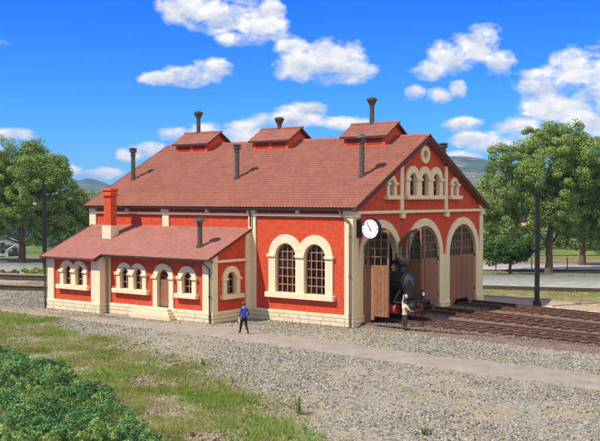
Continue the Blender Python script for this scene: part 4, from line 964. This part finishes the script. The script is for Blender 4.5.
# ------------------------------------------------------------------ steam locomotive
def loco():
    t=empty('steam_locomotive',(2.72,float(ya(2.7)),RT),'black and red steam tank engine halfway out of the left gate','locomotive',rz=math.atan2(-.65,8))
    b=MB(); b.lathe([(.05,-4.3),(.53,-4.3),(.53,-1.55),(.05,-1.55)],(0,0,1.78),28,'x')
    for x in (-1.9,-2.7,-3.5): b.lathe([(.53,x),(.545,x),(.545,x+.06),(.53,x+.06)],(0,0,1.78),28,'x')
    b.build('boiler',locoblk,t,smooth=True)
    b=MB(); b.lathe([(.05,-1.6),(.56,-1.6),(.58,-1.55),(.58,-.95),(.55,-.92),(.05,-.92)],(0,0,1.78),28,'x'); b.bar((-1.3,-.0,1.0),(-1.3,.0,1.4),.7,.9); b.build('smokebox',locoblk,t,smooth=True)
    b=MB(); b.lathe([(.45,-.92),(.47,-.90),(.44,-.87),(.30,-.82),(.01,-.79)],(0,0,1.78),28,'x'); d=b.build('smokebox_door',locogrey,t,smooth=True)
    b=MB(); b.lathe([(.01,0),(.05,0),(.05,.08),(.01,.1)],(-.82,0,1.78),10,'x'); b.bar((-.74,-.14,1.7),(-.74,.14,1.86),.03); b.bar((-.76,-.1,1.9),(-.76,.1,1.66),.03)
    for z in (1.5,2.06): b.bar((-.87,-.1,z),(-.85,.5,z),.05,.02)
    b.build('handle',locogrey,d)
    b=MB(); b.lathe([(.27,2.26),(.24,2.32),(.17,2.4),(.165,2.55),(.30,2.66),(.33,2.78),(.31,2.92),(.2,3.0),(.17,3.04),(.02,3.04)],(-1.32,0,0),20); b.build('chimney_stack',locoblk,t,smooth=True)
    b=MB(); b.lathe([(.25,2.2),(.23,2.4),(.23,2.55),(.17,2.66),(.02,2.7)],(-2.5,0,0),18); b.build('steam_dome',locoblk,t,smooth=True)
    b=MB(); b.lathe([(.04,2.25),(.04,2.42),(.1,2.46),(.1,2.56),(.02,2.6)],(-1.95,0,0),10); b.build('bell',brass,t,smooth=True)
    for s in (-1,1):
        b=MB(); b.box(-4.6,-1.95,s*.58,s*1.12,.92,1.85); b.build('side_tank',locoblk,t,bevel=.03)
        b=MB(); b.lathe([(.03,-1.75),(.24,-1.75),(.26,-1.7),(.26,-.95),(.24,-.9),(.03,-.9)],(0,s*.95,.52),16,'x'); b.build('cylinder',locored,t,smooth=True)
        b=MB(); b.tube([(-.6,s*.62,.9),(-.6,s*.62,1.5)],.02,6); b.tube([(-.95,s*.60,2.0),(-4.4,s*.60,2.05)],.018,6); b.build('handrail',locogrey,t)
        l=MB(); l.lathe([(.02,-.14),(.12,-.14),(.13,-.1),(.13,.0),(.02,.0)],(-.52,s*.74,1.17),16,'x'); l.box(-.64,-.54,s*.74-.05,s*.74+.05,.88,1.1); l.lathe([(.05,.0),(.06,.12),(.02,.13)],(-.57,s*.74,1.29),8); l=l.build('headlamp',locoblk,t,smooth=True)
        g=MB(); g.lathe([(.02,0),(.11,0),(.09,.03),(.01,.045)],(-.518,s*.74,1.17),16,'x'); g.build('lens',whitep,l,smooth=True)
        u=MB(); u.lathe([(.03,-.02),(.09,-.02),(.09,.15),(.06,.15),(.06,.26),(.18,.27),(.19,.31),(.15,.34),(.02,.35)],(-.36,s*.87,.72),16,'x'); u.build('buffer',locogrey,t,smooth=True)
    b=MB(); b.box(-7.0,-.38,-1.14,1.14,.84,.9); b.build('running_board',locoblk,t,bevel=.01)
    b=MB(); b.tube([(-.86,.50*math.cos(a),1.78+.50*math.sin(a)) for a in [PI*k/14 for k in range(15)]],.018,6); b.build('handrail',locogrey,t,smooth=True)
    rv=MB()
    for k in range(28):
        a=2*PI*k/28; rv.lathe([(.001,-.01),(.018,0),(.012,.014),(.001,.018)],(-.925,.525*math.cos(a),1.78+.525*math.sin(a)),6,'x')
    rv.build('rivets',locogrey,t)['kind']='stuff'
    for q in (-1,1):
        b=MB(); b.tube([(-1.1,q*.45,1.45),(-1.15,q*.62,1.2),(-1.2,q*.85,.85)],.06,8); b.build('steam_pipe',locoblk,t,smooth=True)
        b=MB(); b.lathe([(.02,0),(.10,.0),(.11,.05),(.11,.5),(.08,.56),(.02,.58)],(-1.75,q*.78,.92),12); b.build('air_pump',locogrey,t,smooth=True)
        b=MB(); b.tube([(-.46,q*.3,.55),(-.32,q*.3,.5),(-.28,q*.3,.3),(-.30,q*.3,.15)],.03,6); b.build('brake_hose',locoblk,t,smooth=True)
    b=MB(); b.tube([(-1.0,-.57,1.9),(-2.0,-.57,1.95),(-4.5,-.57,1.95)],.03,6); b.build('boiler_pipe',brass,t,smooth=True)
    b=MB(); b.box(-.42,-.36,-1.15,1.15,.5,.83); b.build('buffer_beam',beamred,t,bevel=.01)
    b=MB(); b.box(-6.9,-.44,-.62,.62,.33,.835); b.build('frame',locored,t,bevel=.02)
    b=MB(); b.tube([(-.36,0,.68),(-.18,0,.68),(-.12,0,.74),(-.10,0,.62),(-.16,0,.56)],.035,8); b.lathe([(.04,-.03),(.12,-.03),(.12,.03),(.04,.03)],(-.26,0,.68),10,'x'); b.build('coupling',locogrey,t,smooth=True)
    for s in (-1,1): b=MB(); b.box(-.6,-.55,s*.75-.09,s*.75+.09,.06,.5); b.build('rail_guard',beamred,t)
    for k,x in enumerate((-2.3,-3.6,-4.9)):
        for s in (-1,1):
            w=MB(); w.lathe([(.40,-.06),(.49,-.06),(.52,.05 if s<0 else -.05),(.52,.07),(.40,.07)],(x,s*.745,.5),24,'y'); w.lathe([(.02,-.05),(.09,-.07),(.09,.07),(.02,.07)],(x,s*.745,.5),12,'y')
            for j in range(10):
                a=2*PI*j/10; w.bar((x+.07*math.cos(a),s*.745,.5+.07*math.sin(a)),(x+.42*math.cos(a),s*.745,.5+.42*math.sin(a)),.05,.05,up=(0,1,0))
            w.build('wheel',locored,t,smooth=True)
    for s in (-1,1):
        b=MB(); b.bar((-4.9,s*.88,.36),(-2.3,s*.88,.36),.05,.09); b.bar((-1.7,s*.93,.52),(-3.6,s*.93,.38),.05,.08); b.build('side_rod',locogrey,t)
    b=MB(); b.slab([[(-1.15,.9),(1.15,.9),(1.15,2.5)]+[(1.15*math.cos(PI*k/10),2.5+.35*math.sin(PI*k/10)) for k in range(1,10)]+[(-1.15,2.5)]],lambda u,w,d:(d,u,w),-4.68,-4.6)
    b.box(-6.9,-4.6,-1.15,-1.08,.9,2.5); b.box(-6.9,-4.6,1.08,1.15,.9,2.5); c=b.build('cab',locoblk,t)
    b=MB(); b.slab([[(1.25*math.cos(PI*k/12),2.48+.42*math.sin(PI*k/12)) for k in range(13)]],lambda u,w,d:(d,u,w),-7.0,-4.5); b.build('cab_roof',locoblk,c)
loco()

# ------------------------------------------------------------------ people
def person(loc,rz,label,J,E,Rd,matf,mats,extra,sc_=1.0):
    """J joint positions, E edges, Rd radii; one continuous skinned body"""
    me=bpy.data.meshes.new('body'); names=list(J); idx={n:i for i,n in enumerate(names)}
    me.from_pydata([tuple(Vector(J[n])) for n in names],[(idx[a],idx[b]) for a,b in E],[])
    ob=bpy.data.objects.new('person',me); COL.objects.link(ob)
    bm=bmesh.new(); bm.from_mesh(me); ly=bm.verts.layers.skin.verify(); bm.verts.ensure_lookup_table()
    for n in names:
        r=Rd[n]; r=r if isinstance(r,tuple) else (r,r); bm.verts[idx[n]][ly].radius=r; bm.verts[idx[n]][ly].use_root=(n=='pelvis')
    bm.to_mesh(me); bm.free()
    sk=ob.modifiers.new('skin','SKIN'); sk.use_smooth_shade=True; sk.branch_smoothing=.4
    sb=ob.modifiers.new('sub','SUBSURF'); sb.levels=2; sb.render_levels=2
    dg=bpy.context.evaluated_depsgraph_get(); dg.update(); new=bpy.data.meshes.new_from_object(ob.evaluated_get(dg)); ob.modifiers.clear(); ob.data=new
    new.materials.clear()
    for m in mats: new.materials.append(m)
    for p in new.polygons: p.material_index=matf(p.center); p.use_smooth=True
    ob.location=loc; ob.rotation_euler=(0,0,rz); ob.scale=(sc_,)*3
    tag(ob,label,'person')
    for n,mb,m in extra: mb.build(n,m,ob,smooth=True)
    return ob
def skeleton(legL,legR,armL,armR,leanx=0,head=(0.03,0,1.62)):
    """faces +x, left is +y. arms/legs: lists of joints (knee, ankle, toe) / (elbow, wrist)"""
    J={'pelvis':(0,0,.93),'waist':(leanx*.3,0,1.06),'chest':(leanx*.7,0,1.27),'neck0':(leanx,0,1.44),'neck1':(leanx+.01,0,1.51),'head0':(leanx+.02,0,1.575),'head1':(leanx+.02,0,1.66),'head2':(leanx+.01,0,1.73)}
    Rd={'pelvis':(.14,.18),'waist':(.125,.165),'chest':(.14,.20),'neck0':(.09,.15),'neck1':(.05,.05),'head0':(.068,.062),'head1':(.092,.078),'head2':(.06,.055)}
    E=[('pelvis','waist'),('waist','chest'),('chest','neck0'),('neck0','neck1'),('neck1','head0'),('head0','head1'),('head1','head2')]
    J['nose']=(leanx+.115,0,1.635); Rd['nose']=.014; E.append(('head1','nose'))
    for s,leg,arm in ((1,legL,armL),(-1,legR,armR)):
        k='L' if s>0 else 'R'
        J['hip'+k]=(0,s*.09,.88); Rd['hip'+k]=.11; E.append(('pelvis','hip'+k)); prev='hip'+k
        for nm,p,r in zip(('knee','shin','ankle','heel','toe'),leg,(.080,.068,.05,.05,.042)):
            J[nm+k]=p; Rd[nm+k]=r; E.append((prev,nm+k)); prev=nm+k
        J['sh'+k]=(leanx,s*.19,1.39); Rd['sh'+k]=.078; E.append(('neck0','sh'+k)); prev='sh'+k
        for nm,p,r in zip(('elbow','wrist','palm'),arm,(.062,.042,(.04,.026))):
            J[nm+k]=p; Rd[nm+k]=r; E.append((prev,nm+k)); prev=nm+k
        e,w=Vector(arm[1]),Vector(arm[2]); d=(w-e).normalized(); sd=d.cross(Vector((1,.2,.3))).normalized(); nn=d.cross(sd)
        for i in range(4):
            o=w+sd*(i-1.5)*.019; ln=(.06,.07,.066,.05)[i]; J[f'f{i}a{k}']=o+d*.03; J[f'f{i}b{k}']=o+d*(.03+ln*.55)+nn*.008; J[f'f{i}c{k}']=o+d*(.03+ln*.9)+nn*.03
            for c_,r in (('a',.0095),('b',.009),('c',.0075)): Rd[f'f{i}{c_}{k}']=r
            E+=[('palm'+k,f'f{i}a{k}'),(f'f{i}a{k}',f'f{i}b{k}'),(f'f{i}b{k}',f'f{i}c{k}')]
        J['th'+k]=w-sd*.045+d*.0; J['tt'+k]=w-sd*.055+d*.04+nn*.015; Rd['th'+k]=.011; Rd['tt'+k]=.009; E+=[('palm'+k,'th'+k),('th'+k,'tt'+k)]
    return J,E,Rd
blue=mat('blue_jacket_cloth',(.035,.065,.36),.9,var=.3,vscale=6,bump=1,bscale=14); navy=mat('dark_trousers',(.02,.016,.016),.9,var=.2); boots=mat('boots',(.015,.012,.01),.6)
whites=mat('white_shirt_cloth',(.55,.48,.37),.9,var=.2,vscale=7,bump=1,bscale=14); olive=mat('olive_brown_trousers',(.055,.048,.03),.9,var=.2); hairm=mat('brown_hair',(.05,.03,.02),.8); capb=mat('blue_grey_cap',(.12,.15,.32),.8); capd=mat('dark_brown_cap',(.05,.03,.02),.8)
def face(x,z0,m=None):
    e=MB()
    for s in (-1,1): e.lathe([(.001,-.012),(.011,0),(.001,.012)],(x+.083,s*.033,z0+1.655),8)
    e.bar((x+.083,-.025,z0+1.60),(x+.083,.025,z0+1.60),.008); return e
def ears(x):
    e=MB()
    for s in (-1,1): e.lathe([(.001,-.03),(.014,-.01),(.016,.015),(.001,.03)],(x+.01,s*.083,1.64),8)
    return e
def hair(x):
    h=MB(); h.lathe([(.088,1.61),(.098,1.66),(.094,1.71),(.07,1.755),(.01,1.775)],(x-.012,0,0),16); return h
def cap(x,brim):
    c=MB(); c.lathe([(.088,1.69),(.094,1.70),(.108,1.755),(.104,1.775),(.02,1.79)],(x+.01,0,0),18)
    c.add([(x+.07,-.07,1.70),(x+.07+brim,-.045,1.685),(x+.07+brim,.045,1.685),(x+.07,.07,1.70),(x+.07,-.07,1.712),(x+.07+brim,-.045,1.697),(x+.07+brim,.045,1.697),(x+.07,.07,1.712)],[(0,1,2,3),(4,7,6,5),(0,4,5,1),(1,5,6,2),(2,6,7,3),(3,7,4,0)]); return c
# walker in blue on the path: striding away to the left
J,E,Rd=skeleton([(.20,.10,.50),(.27,.10,.28),(.33,.10,.10),(.33,.10,.045),(.47,.11,.035)],[(-.02,-.10,.48),(-.14,-.10,.28),(-.27,-.10,.13),(-.30,-.10,.07),(-.18,-.11,.035)],
   [(.0,.26,1.14),(.10,.25,.93),(.13,.245,.86)],[(-.10,-.25,1.15),(.03,-.27,.98),(.09,-.25,.94)],.05)
def mf(c):
    if c.z>1.475 or (abs(c.y)>.19 and c.z<.985 and c.z>.7): return 2
    if c.z<.12: return 3
    return 0 if c.z>.93 or abs(c.y)>.22 else 1
pp=MB(); pp.box(.10,.20,.235,.262,.72,.90)
wk=person((-2.75,-5.02,.045),R(158),'person in a blue jacket and cap walking along the footpath, white paper in hand',J,E,Rd,mf,[blue,navy,skin,boots],
   [('cap',cap(.05,.06),capb),('hair',hair(.05),hairm),('face',face(.05,0),hairm),('ear',ears(.05),skin)],.83)
pm=MB(); pm.box(-.05,.05,-.01,.01,-.09,.09); o=pm.build('paper',whitep); M_=Matrix.Translation(wk.location)@Matrix.Rotation(R(158),4,'Z')@Matrix.Scale(.83,4); o.location=M_@Vector((.15,.25,.80)); o.rotation_euler=(0,0,R(158)); tag(o,'small white paper held in the hand of the person in the blue jacket','paper')
# engine man: back to the viewer, one arm raised towards the locomotive
J,E,Rd=skeleton([(.02,.10,.49),(.01,.105,.28),(-.01,.11,.10),(-.03,.11,.045),(.13,.12,.035)],[(.02,-.09,.49),(0,-.095,.28),(-.01,-.10,.10),(-.03,-.10,.045),(.13,-.12,.035)],
   [(.10,.28,1.62),(.12,.27,1.86),(.12,.27,1.93)],[(.12,-.27,1.18),(.36,-.22,1.10),(.43,-.20,1.10)],.02)
def mf2(c):
    if (1.475<c.z and abs(c.y)<.13) or c.z>1.84 or (c.x>.345 and c.z>.9): return 2
    if c.z<.12: return 3
    return 0 if c.z>.93 else 1
person((2.85,.28,.03),R(68),'person in a white shirt and dark cap standing beside the locomotive with one arm raised',J,E,Rd,mf2,[whites,olive,skin,boots],
   [('cap',cap(.02,.07),capd),('hair',hair(.02),hairm),('face',face(.02,0),hairm),('ear',ears(.02),skin)],.87)

# foreground odds and ends
weed('leafy_weed',9.6,-17.0,.62,7,'tallest bright green upright weed at the edge of the gravel, bottom middle')
weed('leafy_weed',1.6,-12.6,.3,5,'low leafy weed on the grass edge between gravel and meadow')
weed('leafy_weed',13.9,-17.0,.28,4,'small weed growing alone in the gravel at the bottom')
s=MB(); s.tube([(-.35,0,.05),(0,.02,.07),(.38,-.03,.06)],[.03,.035,.025],7); o=s.build('stick',timber,smooth=True); o.location=(8.55,-16.3,.0); o.rotation_euler=(0,0,R(-25)); tag(o,'pale broken stick lying on the gravel left of the tallest weed','stick')
